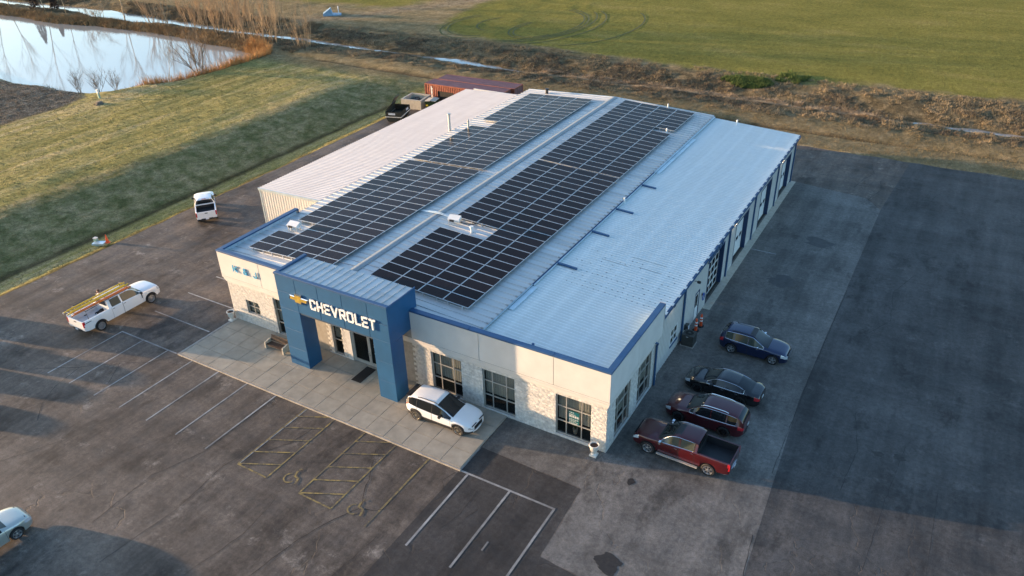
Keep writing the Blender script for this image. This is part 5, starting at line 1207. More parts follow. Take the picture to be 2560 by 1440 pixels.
for s in (-.86, .86):
    MB().prism([(-.34, 0), (-.22, 0), (-.18, .12), (.10, .12), (.16, 0), (.30, 0), (.34, .45), (.30, .62), (.16, .66), (-.10, .60), (-.30, .58), (-.36, .48)], s-.055, s+.055, T=lambda p: (p[2], p[0], p[1])).build('bench_end', MT['conc'], T, recalc=True)
for k in range(5): MB().box((0, -.26+.115*k, .40-.012*k), (1.6, .095, .03)).build('seat_slat', MT['wood'], T)
for k in range(4): MB().box((0, .24+.03*k, .50+.12*k), (1.6, .03, .095), M=Matrix.Rotation(R(-14), 3, 'X')).build('back_slat', MT['wood'], T)
for s in (-.55, 0, .55): MB().box((s, .33, .66), (.04, .025, .50), M=Matrix.Rotation(R(-14), 3, 'X')).build('back_brace', MT['dark'], T)
tag(MB().bx(-.40, .40, -.85, .85, 0, .014).bx(-.36, .36, -.81, .81, .0145, .022).build('door_mat', MT['mat']), 'black mat lying before the entrance doors', 'mat'); D.objects['door_mat'].location = (-17.6, -1.02, .123)
# lean things by the service wall
T = thing('condenser_unit', 'dark grey air conditioning condenser with round fan grille by the wall', 'air conditioner', (.52, 13.15, .004))
b = MB(); b.bx(-.42, .42, -.42, .42, .05, .92)
for k in range(9):
    z = .14+.085*k
    for s in (-1, 1): b.bx(-.38, .38, s*.42, s*.432, z, z+.05); b.bx(s*.42, s*.432, -.38, .38, z, z+.05)
b.build('cabinet', MT['acg'], T); MB().bx(-.48, .48, -.48, .48, 0, .05).build('pad', MT['kerb'], T)
MB().lathe([(.36, .921), (.36, .95), (.30, .955), (.30, .925)], 24).build('fan_ring', MT['acg'], T); MB().lathe([(.30, .923), (.001, .923)], 24).build('fan_opening', MT['black'], T)
b = MB()
for k in range(8): a = math.pi*k/8; b.box((0, 0, .951), (.60, .012, .008), rz=a)
b.lathe([(.1, .955), (.001, .965)], 12); b.build('fan_grille', MT['acg'], T); MB().bx(-.10, .06, -.437, -.433, .80, .84).build('badge', MT['plate'], T)
T = thing('utility_box', 'small grey service box on the wall behind the condenser', 'utility box', (-.14, 14.15, .3)); MB().bx(0, .26, -.18, .18, .2, .62).build('cabinet', MT['acg'], T); MB().tube([(.12, 0, .2), (.12, 0, -.3)], .03, 6).build('conduit', MT['alu'], T); MB().bx(.26, .275, -.15, .15, .24, .58).build('lid', MT['plate'], T)
def channelizer(label, x, y):
    T = thing('channelizer_cone', label, 'traffic cone', (x, y, .004), 0, 'orange channelizers by the side door')
    MB().prism([(.24*math.cos(2*math.pi*k/8+.39), .24*math.sin(2*math.pi*k/8+.39)) for k in range(8)], 0, .07).build('base', MT['rubber'], T)
    prof = [(.115, .07), (.105, .30), (.098, .48), (.09, .70), (.082, .92), (.07, 1.02), (.045, 1.06), (.001, 1.06)]; MB().lathe(prof, 14).build('tube', MT['orange'], T, smooth=True, angle=50)
    for za, zb in ((.46, .57), (.70, .82)): MB().lathe([(.108, za), (.101, zb)], 14).build('reflective_band', MT['wletter'], T, smooth=True)
channelizer('orange and white striped channelizer nearer the condenser', .42, 14.98); channelizer('orange and white striped channelizer nearer the side door', .55, 15.75)
T = thing('hose_reel', 'coiled blue hose hanging on the wall beside the glazed overhead door', 'hose', (-.14, 17.75, 1.35))
b = MB()
for k in range(5): b.tube([(.10+.02*(k % 2), (.24-.012*k)*math.cos(a), (.30-.015*k)*math.sin(a)-.02*k) for a in [2*math.pi*i/22 for i in range(23)]], .024, 6)
b.build('hose', MT['bluehose'], T, smooth=True); MB().bx(0, .12, -.06, .06, .10, .22).build('bracket', MT['dark'], T)
# equipment boxes on the roof
def roofbox(label, x, y, z, rz):
    T = thing('equipment_box', label, 'electrical box', (x, y, z), rz, 'equipment boxes on the main roof')
    MB().box((0, 0, .52), (.95, .55, .20), M=Matrix.Rotation(R(22), 3, 'X')).build('enclosure', MT['white'], T)
    for sx in (-.4, .4):
        for sy in (-.22, .22): MB().bx(sx-.02, sx+.02, sy-.02, sy+.02, 0, .42+.40*sy).build('leg', MT['alu'], T)
    MB().bx(-.4, .4, -.24, -.20, .10, .13).bx(-.4, .4, .20, .24, .10, .13).build('crossbar', MT['alu'], T); MB().box((-.1, -.31, .44), (.35, .06, .16)).build('breaker', MT['dark'], T)
roofbox('white equipment box on legs in the notch of the left array', -28.75, 5.25, 5.80, R(4)); roofbox('white equipment box on legs by the ridge next to the near right array', -18.0, 11.4, 6.08, R(8))
tag(MB().tube([(-17.6, 11.5, 6.32), (-17.1, 11.75, 6.16), (-16.6, 11.9, 6.2), (-16.4, 12.2, 6.22)], .04, 6).build('cable', MT['dark'], None, smooth=True), 'black flexible cable running from the roof box to the right array', 'cable')
# poster and plant pot in the right front window
T = thing('window_poster', 'teal poster with white print taped inside the right front window', 'poster', (-2.20, .148, 1.64)); MB().bx(-.36, .36, 0, .006, -.48, .48).build('sheet', MT['teal'], T)
r = random.Random(3); b = MB()
for z, h_, n_ in ((.36, .05, 3), (.22, .05, 4), (.02, .16, 6), (-.14, .05, 5), (-.24, .04, 4), (-.34, .03, 5), (-.42, .025, 4)):
    x = -.31
    for k in range(n_): w_ = r.uniform(.05, .13); b.bx(x, min(x+w_, .32), -.003, -.001, z, z+h_); x += w_+.035
b.build('print', MT['wletter'], T)
T = thing('plant_pot', 'pale plant pot standing inside the right front window', 'plant pot', (-2.3, .62, .06)); MB().lathe([(.001, 0), (.11, 0), (.16, .36), (.165, .40), (.14, .40), (.135, .36), (.001, .34)], 16).build('pot', MT['conc'], T, smooth=True, angle=40)
b = MB(); r = random.Random(9)
for k in range(26): a = r.uniform(0, 6.3); q = r.uniform(.1, .3); b.tube([(0, 0, .35), (q*.5*math.cos(a), q*.5*math.sin(a), .6), (q*math.cos(a), q*math.sin(a), .55+r.uniform(0, .35))], [.01, .012, .003], 4)
b.build('leaves', MT['weed'], T)
# utility pieces on the verge
T = thing('utility_pedestal', 'pale green utility pedestal standing in the grass by the lot edge', 'utility box', (-53.1, 3.25, float(height(-53.1, 3.25))-.05), R(12)); MB().bx(-.16, .16, -.14, .14, 0, .86).build('cabinet', MT['pgreen'], T); MB().bx(-.175, .175, -.155, .155, .861, .93).build('cap', MT['cwhite'], T)
tag(MB().bx(-.55, .55, -.32, .32, 0, .16).build('concrete_pad', MT['flash']), 'flat pale utility cover in the grass at the foot of the orange cone', 'cover'); D.objects['concrete_pad'].location = (-52.55, 3.15, -.12); D.objects['concrete_pad'].rotation_euler = (0, 0, R(28))
T = thing('traffic_cone', 'plain orange traffic cone at the lawn edge beside the green pedestal', 'traffic cone', (-51.95, 3.62, -.03)); MB().prism([(-.2, -.2), (.2, -.2), (.2, .2), (-.2, .2)], 0, .04).build('base', MT['orange'], T); MB().lathe([(.16, .04), (.03, .80), (.001, .80)], 16).build('cone', MT['orange'], T, smooth=True, angle=50)
T = thing('marker_post', 'white topped pale green marker post near the pond', 'marker post', (-94.6, 32.6, float(height(-94.6, 32.6))-.05)); b = MB().bx(-.13, .13, -.12, .12, 0, .8); b.build('post', MT['pgreen'], T); MB().bx(-.14, .14, -.13, .13, .8, 1.35).build('cap', MT['white'], T)
T = thing('tree_stump', 'cut tree stump in the lawn near the marker post', 'stump', (-91.5, 30.5, float(height(-91.5, 30.5))-.06)); MB().lathe([(.62, 0), (.48, .12), (.42, .34), (.36, .38), (.001, .36)], 14).build('trunk', MT['bark'], T, smooth=True, angle=45)
b = MB()
for k in range(5): a = k*1.3; b.tube([(.3*math.cos(a), .3*math.sin(a), .15), (.8*math.cos(a), .8*math.sin(a), .02)], [.12, .04], 6)
b.build('root', MT['bark'], T)
# ------------------------------------------------------------------ behind the shed
def container(label, x, y, L, m_side, opening, grp):
    T = thing('shipping_container', label, 'shipping container', (x, y, -.02), R(1.5), grp)
    Wc, Hc = 2.44, 2.6
    def corr(axis, u0, u1, fixed, sgn, z0, z1, m, name):
        b = MB(); n = int((u1-u0)/.28); P = []
        for k in range(n):
            a = u0+(u1-u0)*k/n; d = (u1-u0)/n
            for q, o in ((0, 0), (.25, 0), (.5, .05), (.75, .05)): P.append((a+d*q, o))
        P.append((u1, 0)); V0 = []
        for u, o in P: V0.append((u, fixed-sgn*o) if axis == 'x' else (fixed-sgn*o, u))
        n2 = len(V0); b.add([(p[0], p[1], z0) for p in V0] + [(p[0], p[1], z1) for p in V0], [(i, i+1, n2+i+1, n2+i) if (sgn < 0) == (axis == 'x') else (i+1, i, n2+i, n2+i+1) for i in range(n2-1)]); return b.build(name, MT[m], T)
    if opening: corr('x', .1, 2.0, 0, -1, .15, Hc-.12, m_side, 'side_wall'); corr('x', 4.6, L-.1, 0, -1, .15, Hc-.12, m_side, 'side_wall'); corr('x', 2.0, 4.6, 0, -1, 1.75, Hc-.12, m_side, 'side_wall'); MB().bx(2.0, 4.6, .08, 2.3, .16, 1.74).build('opening', MT['black'], T)
    else: corr('x', .1, L-.1, 0, -1, .15, Hc-.12, m_side, 'side_wall')
    corr('x', .1, L-.1, Wc, 1, .15, Hc-.12, m_side, 'side_wall'); corr('y', .1, Wc-.1, 0, -1, .15, Hc-.12, m_side, 'end_wall')
    d = MB().bx(L-.06, L-.02, .08, Wc/2-.01, .15, Hc-.12).build('end_door', MT['contop'], T); e = MB().bx(L-.06, L-.02, Wc/2+.01, Wc-.08, .15, Hc-.12).build('end_door', MT['contop'], T)
    for yy, p in ((.4, d), (.9, d), (1.55, e), (2.05, e)): MB().tube([(L+.01, yy, .2), (L+.01, yy, Hc-.15)], .022, 6).build('locking_bar', MT['chrome'], p)
    b = MB()
    for yy in (0, Wc): b.bx(0, L, yy-.04 if yy else -.02, yy+.02 if yy else .06, Hc-.12, Hc-.001); b.bx(0, L, yy-.04 if yy else -.02, yy+.02 if yy else .06, 0, .15)
    for xx in (0, L):
        for yy in (0, Wc): b.bx(xx-.06 if xx else -.02, xx+.02 if xx else .08, yy-.07 if yy else -.025, yy+.025 if yy else .07, .15, Hc-.12)
    for xx in (0, L): b.bx(xx-.07 if xx else -.025, xx+.025 if xx else .07, .062, Wc-.062, Hc-.12, Hc-.002); b.bx(xx-.07 if xx else -.025, xx+.025 if xx else .07, .062, Wc-.062, 0, .15)
    b.build('corner_frame', MT[m_side], T)
    b = MB(); n = 44; P = []
    for k in range(n):
        a = .07+(L-.14)*k/n; dd = (L-.14)/n
        for q, o in ((0, 0), (.4, 0), (.5, -.03), (.9, -.03)): P.append((a+dd*q, o))
    P.append((L-.07, 0)); n2 = len(P); b.add([(u, .06, Hc-.01+o) for u, o in P] + [(u, Wc-.06, Hc-.01+o) for u, o in P], [(i, i+1, n2+i+1, n2+i) for i in range(n2-1)]); b.build('roof', MT['contop'], T)
    if opening:
        b = MB(); rr = random.Random(1)
        for k in range(9): b.bx(.95, 1.22+rr.uniform(-.05, .05), -.028, -.022, .6+.19*k, .72+.19*k)
        b.build('marking', MT['white'], T)
container('faded red shipping container with a dark opening cut in its side', -50.55, 52.05, 12.1, 'conred', True, 'red shipping containers'); container('faded red shipping container standing behind the open sided one', -50.2, 54.62, 12.1, 'conred', False, 'red shipping containers')
T = thing('dumpster', 'large black dumpster with two raised lids and pale rub rail', 'dumpster', (-49.55, 44.55, -.02), R(17))
prof = [(-.78, .12), (.78, .12), (1.02, .72), (1.02, 1.38), (-1.02, 1.38), (-1.02, .72)]
b = MB(); hw_ = 1.75; n = len(prof); P = [(x, -hw_, z) for x, z in prof] + [(x, hw_, z) for x, z in prof]
b.add(P, [(0, 1, 2, 3, 4, 5), (11, 10, 9, 8, 7, 6)] + [(i, n+i, n+(i+1) % n, (i+1) % n) for i in range(n) if i != 3]); b.build('body', MT['dump'], T, recalc=True)
MB().bx(-.96, .96, -1.69, 1.69, .5, .52).build('load', MT['brush'], T)
for s in (-1, 1):
    MB().bx(-.62, .30, s*(hw_+.032), s*(hw_+.036), 1.02, 1.26).build('decal', MT['plate'], T)
for ya, yb, an in ((-1.72, -.03, 48), (.03, 1.72, 62)):
    ca, sa = math.cos(R(an)), math.sin(R(an)); l = MB(); ln2 = 1.45
    P = [(-1.02, ya, 1.39), (-1.02, yb, 1.39), (-1.02+ca*ln2, yb, 1.39+sa*ln2), (-1.02+ca*ln2, ya, 1.39+sa*ln2)]; nx_, nz_ = -sa*.05, ca*.05
    l.add(P + [(x+nx_, y, z+nz_) for x, y, z in P], [(0, 1, 2, 3), (7, 6, 5, 4), (0, 4, 5, 1), (2, 6, 7, 3), (1, 5, 6, 2), (3, 7, 4, 0)]); l.build('lid', MT['dump'], T)
MB().bx(-1.05, 1.05, -1.79, -1.75, .70, .78).bx(1.02, 1.06, -1.75, 1.75, .70, .78).bx(-1.06, -1.02, -1.75, 1.75, .70, .78).build('rub_rail', MT['cwhite'], T)
MB().bx(1.022, 1.03, .3, 1.1, 1.0, 1.25).build('decal', MT['plate'], T)
for sx in (-.6, .6):
    for sy in (-1.4, 1.4): MB().tube([(sx-.04, sy, .09), (sx+.04, sy, .09)], .09, 10).build('caster', MT['rubber'], T)
T = thing('concrete_bin', 'open square concrete bin holding scrap behind the dumpster', 'bin', (-50.6, 49.95, -.05), R(8))
MB().bx(-1.5, 1.5, -1.5, -1.28, 0, 1.3).bx(-1.5, 1.5, 1.28, 1.5, 0, 1.3).bx(-1.5, -1.28, -1.279, 1.279, 0, 1.3).bx(1.28, 1.5, -1.279, 1.279, 0, 1.3).build('wall', MT['conc'], T)
b = MB(); r = random.Random(11)
for k in range(16): b.box((r.uniform(-1, 1), r.uniform(-1, 1), .7+r.uniform(0, .2)), (r.uniform(.2, .7), r.uniform(.1, .5), r.uniform(.05, .2)), rz=r.uniform(0, 3))
b.bx(-1.27, 1.27, -1.27, 1.27, .4, .66); b.build('scrap', MT['asph2'], T, kind='stuff')
T = thing('wooden_pallet', 'wooden pallet leaning against the concrete bin', 'pallet', (-49.25, 48.0, -.03), R(14))
Mx = Matrix.Rotation(R(-74), 3, 'X')
for k in range(7): MB().box(Mx @ Vector((0, .08+.165*k, .06)) + Vector((0, .0, .03)), (1.0, .10, .02), M=Mx).build('board', MT['pine'], T)
for s in (-.45, 0, .45): MB().box(Mx @ Vector((s, .57, 0)) + Vector((0, .0, .03)), (.05, 1.1, .09), M=Mx).build('stringer', MT['pine'], T)
T = thing('dumpster', 'dark green dumpster with flat lids beside the concrete bin', 'dumpster', (-47.75, 49.65, -.02), R(14))
b = MB(); P = [(x, y, z) for z, k in ((.12, .82), (1.25, 1.0)) for x, y in ((-.75*k, -.8*k), (.75*k, -.8*k), (.75*k, .8*k), (-.75*k, .8*k))]; b.add(P, [(3, 2, 1, 0), (0, 1, 5, 4), (1, 2, 6, 5), (2, 3, 7, 6), (3, 0, 4, 7)]); b.build('body', MT['dgreen'], T)
MB().box((-.38, 0, 1.33), (.76, 1.66, .04), M=Matrix.Rotation(R(-5), 3, 'Y')).build('lid', MT['conc'], T); MB().box((.39, 0, 1.38), (.74, 1.66, .04), M=Matrix.Rotation(R(9), 3, 'Y')).build('lid', MT['conc'], T)
MB().box((-.45, -.765, .75), (.3, .03, .22)).build('decal', MT['yellow'], T)
# pale blue culvert end with hoop, far beyond the creek
z = float(height(-102, 91)); T = thing('culvert_end', 'pale blue flared culvert end with white hoop beyond the creek', 'culvert', (-102.2, 91.0, z-.1), R(40))
b = MB(); P = [(-1.7, -1.0, 0), (1.9, -1.0, 0), (1.9, 1.0, 0), (-1.7, 1.0, 0), (-1.7, -1.0, .5), (-.2, -.9, 1.5), (-.1, .9, 1.5), (-1.7, 1.0, .5), (1.9, -1.0, .25), (1.9, 1.0, .25), (.2, -.95, .35), (.2, .95, .35)]
b.add(P, [(0, 1, 8, 10, 5, 4), (2, 3, 7, 6, 11, 9), (4, 5, 6, 7), (5, 10, 11, 6), (10, 8, 9, 11), (1, 2, 9, 8), (3, 0, 4, 7)]); b.build('apron', MT['culv'], T, recalc=True)
MB().tube([(1.4, -.6*math.cos(a)*1.4, .25+1.5*math.sin(a)) for a in [math.pi*k/12 for k in range(13)]], .07, 6).build('hoop', MT['white'], T)
# ------------------------------------------------------------------ person behind the work pickup
def person():
    T = thing('person', 'person with dark hair in white shirt and black trousers standing behind the work pickup', 'person', (-41.62, -4.05, 0), R(-110))
    J = dict(pel=((0, 0, .95), .145), sp=((0, .0, 1.15), .125), ch=((.01, 0, 1.36), .15), nk=((.01, 0, 1.50), .062), hd=((.03, 0, 1.60), .085), ht=((.02, 0, 1.70), .09),
             sl=((0, .19, 1.43), .062), el=((.06, .27, 1.16), .046), wl=((.22, .25, .97), .033), hl=((.28, .24, .93), .032), sr=((0, -.19, 1.43), .062), er=((.16, -.25, 1.19), .046), wr=((.36, -.19, 1.13), .033), hr=((.43, -.17, 1.12), .032),
             tl=((0, .10, .90), .10), kl=((.03, .12, .50), .066), al=((0, .13, .10), .045), fl=((.15, .14, .04), .04), tr=((0, -.10, .90), .10), kr=((.02, -.12, .50), .066), ar=((-.02, -.13, .10), .045), fr=((.13, -.14, .04), .04))
    E = [('pel', 'sp'), ('sp', 'ch'), ('ch', 'nk'), ('nk', 'hd'), ('hd', 'ht'), ('ch', 'sl'), ('sl', 'el'), ('el', 'wl'), ('wl', 'hl'), ('ch', 'sr'), ('sr', 'er'), ('er', 'wr'), ('wr', 'hr'), ('pel', 'tl'), ('tl', 'kl'), ('kl', 'al'), ('al', 'fl'), ('pel', 'tr'), ('tr', 'kr'), ('kr', 'ar'), ('ar', 'fr')]
    for h, w_, sgn in (('hl', 'wl', 1), ('hr', 'wr', -1)):
        base = Vector(J[h][0]); d = (base-Vector(J[w_][0])).normalized()
        for k, (o, l_) in enumerate(((-.03, .075), (-.01, .088), (.01, .082), (.03, .066))):
            n1, n2 = h+'f%d' % k, h+'g%d' % k; a = base+Vector((0, o, -.005))+d*.035; J[n1] = (tuple(a), .011); J[n2] = (tuple(a+d*l_*.6+Vector((0, 0, -.03))), .009); E += [(h, n1), (n1, n2)]
        J[h+'t'] = (tuple(base+d*.02+Vector((0, -sgn*.05, .01))), .012); E.append((h, h+'t'))
    names = list(J); me = D.meshes.new('body'); me.from_pydata([J[n][0] for n in names], [(names.index(a), names.index(c)) for a, c in E], [])
    o = D.objects.new('body', me); COL.objects.link(o); o.parent = T
    md = o.modifiers.new('skin', 'SKIN'); sv = me.skin_vertices[0].data
    for i, n in enumerate(names): sv[i].radius = (J[n][1], J[n][1]); sv[i].use_root = (n == 'pel')
    o.modifiers.new('sub', 'SUBSURF').levels = 1; o.modifiers['sub'].render_levels = 2
    dg = bpy.context.evaluated_depsgraph_get(); m2 = D.meshes.new_from_object(o.evaluated_get(dg)); o.modifiers.clear(); o.data = m2
    for m in ('skin', 'shirt', 'trous'): m2.materials.append(MT[m])
    for p in m2.polygons:
        c = p.center; p.use_smooth = True
        armz = abs(c.y) > .16 and c.z < 1.2 and c.x > .03
        p.material_index = 0 if c.z > 1.47 or (armz and c.z > .85 and (abs(c.y) > .15)) else (1 if c.z > .97 else 2)
    b = MB().lathe([(.001, .125), (.06, .118), (.098, .07), (.108, .0), (.10, -.05), (.08, -.09)], 14, c=(-.012, 0, 1.67)); b.v = [(x if x < .04 else x-(x-.04)*.9*(z < 1.70), y, z) for x, y, z in b.v]; b.build('hair', MT['hair'], T, smooth=True)
    b = MB()
    for s in (-1, 1): b.lathe([(.001, .01), (.010, 0), (.001, -.01)], 8, c=(.105, s*.034, 1.645)); b.lathe([(.001, .03), (.022, .0), (.001, -.03)], 6, 1, c=(.02, s*.092, 1.63))
    b.tube([(.10, 0, 1.645), (.128, 0, 1.612), (.105, 0, 1.605)], [.010, .016, .012], 6, 1); b.bx(.098, .108, -.024, .024, 1.572, 1.580, 2); b.build('face', [MT['hair'], MT['skin'], MT['red_lens']], T)
person()
# ------------------------------------------------------------------ plants
def grow(seed, h, spread, trunk_r, levels=4, n0=1, lean=.12, up=.5, dens=5, bas=.08, out=.38):
    """bare tree: returns trunk mesh builder and crown mesh builder"""
    r = random.Random(seed); T, Cn = MB(), MB()
    def br(p, d, ln_, rad, lv, first):
        n = 5 if lv >= levels-1 else 3; pts = [p]; rs = [rad]
        for k in range(n):
            d = (d + Vector((r.gauss(0, lean), r.gauss(0, lean), r.gauss(0, lean*.6)+.06*up))).normalized(); pts.append(pts[-1]+d*ln_/n); rs.append(rad*(1-.75*(k+1)/n) if lv else rad*(1-.9*(k+1)/n))
        (T if first else Cn).tube(pts, rs, 5 if first else 3, cap=False)
        if lv <= 0: return
        m = dens + (2 if first else 0)
        for k in range(m):
            t = r.uniform(.25 if first else .15, 1.0); i = min(int(t*n), n-1); q = pts[i].lerp(pts[i+1], t*n-i)
            a = r.uniform(0, 2*math.pi); side = Vector((math.cos(a), math.sin(a), 0)); nd = (d*r.uniform(.4, .9) + side*spread*r.uniform(.5, 1.1) + Vector((0, 0, up*r.uniform(.1, .7)))).normalized()
            br(q, nd, ln_*r.uniform(.38, .62)*(1.05-.4*t), max(rs[i]*.55, .008), lv-1, False)
    for k in range(n0):
        a = 2*math.pi*k/n0+r.uniform(-.4, .4); q_ = bas*math.sqrt(r.random()) if bas > .2 else bas; d = Vector((math.cos(a)*(out if n0 > 1 else .05)*r.uniform(.3, 1.2), math.sin(a)*(out if n0 > 1 else .05)*r.uniform(.3, 1.2), 1)).normalized()
        br(Vector((math.cos(a)*q_*(n0 > 1), math.sin(a)*q_*(n0 > 1), -.2)), d, h*(r.uniform(.85, 1.1) if bas < .2 else r.uniform(.35, 1.1)), trunk_r*r.uniform(.7, 1.0), levels, True)
    return T, Cn
_TV = []
for k in range(4):
    a, c = grow(20+k, 10.5, .62, .12, 3, 1, .10, .55, 7); _TV.append((a.mesh('trunk', MT['goldbark'], True), c.mesh('crown', MT['goldbark'])))
_SV = []
for k in range(3):
    a, c = grow(40+k, 4.6, .5, .06, 2, 7, .09, .5, 8); _SV.append((a.mesh('trunk', MT['palebark'], True), c.mesh('crown', MT['bark'])))
def plant(name, label, cat, var, x, y, s, rz, grp=None, sz=None):
    T = thing(name, label, cat, (x, y, float(height(x, y))-.05), rz, grp); T.scale = (s, s, sz or s)
    put('trunk', var[0], T); put('crown', var[1], T); return T
FB = 'bare trees along the far bank of the pond'
for k, (x, y, s, lab) in enumerate([(-166.5, 69.6, 1.25, 'tall bare pale tree between the two dark cedars on the far bank'), (-172.5, 80.6, 1.0, 'bare tree beyond the creek at the top left'), (-154, 80, .95, 'bare tree beyond the creek behind the wide bright water'), (-148, 87, 1.0, 'bare tree farthest back behind the creek'),
        (-127, 70.6, 1.15, 'bare tree on the berm left of the tan thickets'), (-120.5, 79, 1.05, 'bare tree behind the creek among tan thickets'), (-116.4, 80, 1.2, 'bare tree with bright trunk behind the middle of the thickets'), (-105.4, 70, 1.1, 'bare tall tree at the right half of the far pond bank'),
        (-100.5, 72.3, 1.0, 'bare tree right of the tall one at the pond corner'), (-179, 68.6, 1.2, 'bare tree left of the dark cedars on the far bank'), (-186, 69, 1.3, 'bare tree at the extreme left of the far bank'), (-140, 70.2, 1.1, 'bare tree standing in brown brush on the berm before the bright creek water'), (-158, 69, .9, 'bare slim tree on the far bank right of the cedars')]):
    plant('bare_tree', lab, 'tree', _TV[k % 4], x, y, s*.92, k*1.7, FB, s*1.1)
plant('bare_shrub', 'large many stemmed bare shrub standing at the near pond edge', 'shrub', _SV[0], -91.6, 48.2, 1.5, 0, 'bare shrubs on the near pond edge'); plant('bare_sapling', 'slim leaning bare sapling at the near pond edge left of the big shrub', 'tree', _TV[2], -92.6, 43.2, .48, 1)
plant('bare_shrub', 'round grey bare shrub at the pond edge behind the marker post', 'shrub', _SV[1], -98.6, 35.2, .72, 2, 'bare shrubs on the near pond edge'); plant('bare_shrub', 'thin bare shrub left of the round grey one at the pond edge', 'shrub', _SV[2], -102.4, 34.6, .72, 3, 'bare shrubs on the near pond edge'); plant('bare_shrub', 'thin bare shrub right of the round grey one at the pond edge', 'shrub', _SV[0], -97.0, 37.0, .6, 4, 'bare shrubs on the near pond edge')
# tan thickets of upright stems
_TH = []
for k in range(5):
    a, c = grow(60+k, 7.0, .40, .05, 2, 15, .10, .9, 8, 1.7, .14); _TH.append((a.mesh('stems', MT['twig'], True), c.mesh('twigs', MT['twig'])))
def thicket(label, x, y, rad, h, n, seed):
    T = thing('willow_thicket', label, 'thicket', (x, y, float(height(x, y))-.1), seed*1.3, 'tan thickets by the creek'); T.scale = (rad/2.1, rad/2.1, h/7.2)
    put('stems', _TH[seed % 5][0], T); o = put('twigs', _TH[seed % 5][1], T); o['kind'] = 'stuff'
    return T
for k, (x, y, rad, h, lab) in enumerate([(-131, 71, 2.8, 8.2, 'tan thicket of thin upright stems left of the others on the berm'), (-119.5, 71.2, 3.2, 10.5, 'tan thicket in front of the bright trunked tree'), (-111, 71, 3.0, 10.5, 'tan thicket at the middle of the berm by the pond corner'), (-104, 69.6, 3.2, 10.5, 'tan thicket under the tall bare tree by the pond corner'), (-97.5, 69.5, 2.6, 7.0, 'tan thicket at the tip of the pond'), (-89, 68.6, 1.8, 7.5, 'slender tan thicket right of the pond tip by the creek'), (-149, 69.8, 2.2, 3.4, 'low tan thicket between pond and wide creek water'), (-124.5, 78.5, 2.8, 9.5, 'tan thicket beyond the creek behind the berm'), (-115, 79.5, 3.0, 10.0, 'tan thicket beyond the creek under the bright trunked tree'), (-107.5, 78.8, 2.8, 9.5, 'tan thicket beyond the creek behind the pond corner')]): thicket(lab, x, y, rad, h, 60, 70+k)
# two dark cedars
def cedar(label, x, y, h, seed):
    r = random.Random(seed); T = thing('cedar_tree', label, 'tree', (x, y, float(height(x, y))-.1), 0, 'dark cedars on the far bank'); MB().tube([(0, 0, 0), (0, 0, h*.95)], [.16, .03], 6).build('trunk', MT['bark'], T)
    b = MB()
    for k in range(1100):
        z = h*(.05+.95*r.random()**.8); q = (.26*h)*(1-z/h)**.75*math.sqrt(r.uniform(.25, 1)); a = r.uniform(0, 6.3); c = Vector((q*math.cos(a), q*math.sin(a), z)); s = r.uniform(.12, .30)
        u = Vector((r.gauss(0, 1), r.gauss(0, 1), r.gauss(0, .6))).normalized()*s; v = Vector((r.gauss(0, 1), r.gauss(0, 1), r.gauss(.6, .6))).normalized()*s*.6; b.add([c-u, c+v, c+u, c-v*.4], [(0, 1, 2, 3)])
    b.build('crown', MT['cedar'], T)
cedar('broad dark cedar left of the pale tree on the far bank', -169.2, 69.0, 5.0, 1); cedar('round dark cedar right of the pale tree on the far bank', -166.8, 72.0, 4.2, 2)
# uncountable growth: dry grass, reeds, brush, stubble (each one object)
def tufts(name, pts, hgt, spr, nb, mat, seed, wd=.03, flat=0.0):
    r = np.random.RandomState(seed); pts = np.asarray(pts); N = len(pts); pts = np.repeat(pts, nb, 0); n = len(pts)
    a = r.rand(n)*6.283; base = pts + np.stack([np.cos(a), np.sin(a)], 1)*(r.rand(n, 1)*spr*.6); z = height(base[:, 0], base[:, 1])-.04
    hh = hgt*(.45+.75*r.rand(n)); ln_ = (.25+.55*r.rand(n))*(1+flat); tip = base + np.stack([np.cos(a), np.sin(a)], 1)*(ln_*hh*.7)[:, None]
    t = r.rand(n)*6.283; wx = np.stack([np.cos(t), np.sin(t)], 1)*wd*(.6+.8*r.rand(n))[:, None]
    A = np.column_stack([base-wx, z]); B_ = np.column_stack([base+wx, z]); Cc = np.column_stack([tip, z+hh*(1-.6*flat)])
    V = np.stack([A, B_, Cc], 1).reshape(-1, 3); me = D.meshes.new(name); me.vertices.add(3*n); me.vertices.foreach_set('co', V.ravel().astype('f4')); me.loops.add(3*n); me.loops.foreach_set('vertex_index', np.arange(3*n)); me.polygons.add(n); me.polygons.foreach_set('loop_start', np.arange(0, 3*n, 3)); me.update()
    me.materials.append(MT[mat]); o = D.objects.new(name, me); COL.objects.link(o); return tag(o, kind='stuff')
_r = np.random.RandomState(12)
def rect(n, x0, x1, y0, y1): return np.column_stack([_r.uniform(x0, x1, n), _r.uniform(y0, y1, n)])
def keep(p, f): return p[f(p[:, 0], p[:, 1])]
cl = lambda x, y, s=.35, t=0.0: fbm(x, y, s, 3) > t
p = keep(rect(15000, -95, 32, 66.5, 84.5), lambda x, y: cl(x, y, .3, -.12) & (seg_dist(x, y, CREEK) > .9)); tufts('dry_grass', p, .42, .35, 9, 'dry', 1, .03, .45)
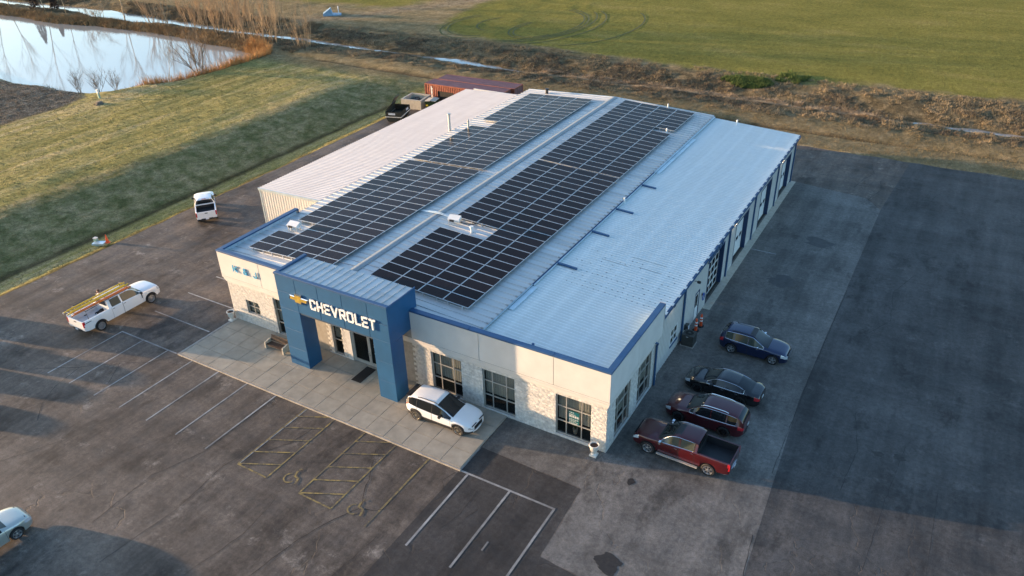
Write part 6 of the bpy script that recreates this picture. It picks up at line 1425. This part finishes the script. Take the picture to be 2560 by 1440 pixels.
p = keep(rect(15000, -95, 32, 68, 82), lambda x, y: (fbm(x+30, y, .22, 3) > .02) & (seg_dist(x, y, CREEK) > 1.0)); tufts('brown_brush', p, .42, .4, 7, 'brush', 2, .032, .35)
p = keep(rect(9000, -45, 4, 72.6, 76.6), lambda x, y: cl(x, y, .5, -.08)); tufts('broken_reeds', p, .8, .4, 8, 'reedpale', 3, .035, .8)
def pondband(n, a, c, f=lambda x, y: x < 1e9):
    p = rect(n, -205, -86, 28, 72); return keep(p, lambda x, y: (pond_sd(x, y) > a) & (pond_sd(x, y) < c) & f(x, y))
p = pondband(60000, -.3, 2.6, lambda x, y: (x > -100) & (y > 40)); tufts('reed_bed', p, 1.6, .3, 7, 'reed', 4, .03)
p = np.concatenate([pondband(50000, -.2, 2.4, lambda x, y: y > 58), keep(pondband(14000, -.1, 1.2, lambda x, y: (y < 42) & (x > -110)), lambda x, y: cl(x, y, .25, .05))]); tufts('bank_reeds', p, .85, .35, 6, 'reed2', 5, .035, .2)
p = keep(rect(17000, -200, -88, 65, 84), lambda x, y: (pond_sd(x, y) > 1.0) & (seg_dist(x, y, CREEK) > np.where(y < 76, 4.2, 1.8)) & cl(x, y, .2, -.12)); tufts('berm_brush', p, .62, .45, 7, 'berm', 6, .045, .3)
p = keep(rect(20000, -120, -96, 10, 36), lambda x, y: inside(x, y, STUB) & (pond_sd(x, y) > 1)); tufts('stubble_litter', p, .22, .3, 4, 'stubble', 7, .06, 1.0)
p = np.concatenate([keep(rect(2600, -19.5, -10, 79, 83.5), lambda x, y: (((x+14.2)/3.6)**2+((y-80.6)/1.6)**2 < 1) & cl(x, y, .6, -.1)), keep(rect(800, -10.5, -6.5, 82, 87), lambda x, y: cl(x, y, .6, .05))]); tufts('green_weeds', p, .5, .4, 9, 'weed', 8, .06)
# short mown grass: sparse blades give the lawns their grain under the low sun
p = keep(rect(60000, -96, -51.4, -6, 62), lambda x, y: (pond_sd(x, y) > 2.2) & ~inside(x, y, STUB)); tufts('lawn_grass', p, .14, .25, 3, 'lawnblade', 9, .03, .3)
p = rect(26000, -51, 30, 57.7, 68); tufts('verge_grass', p, .16, .25, 3, 'vergeblade', 10, .03, .4)
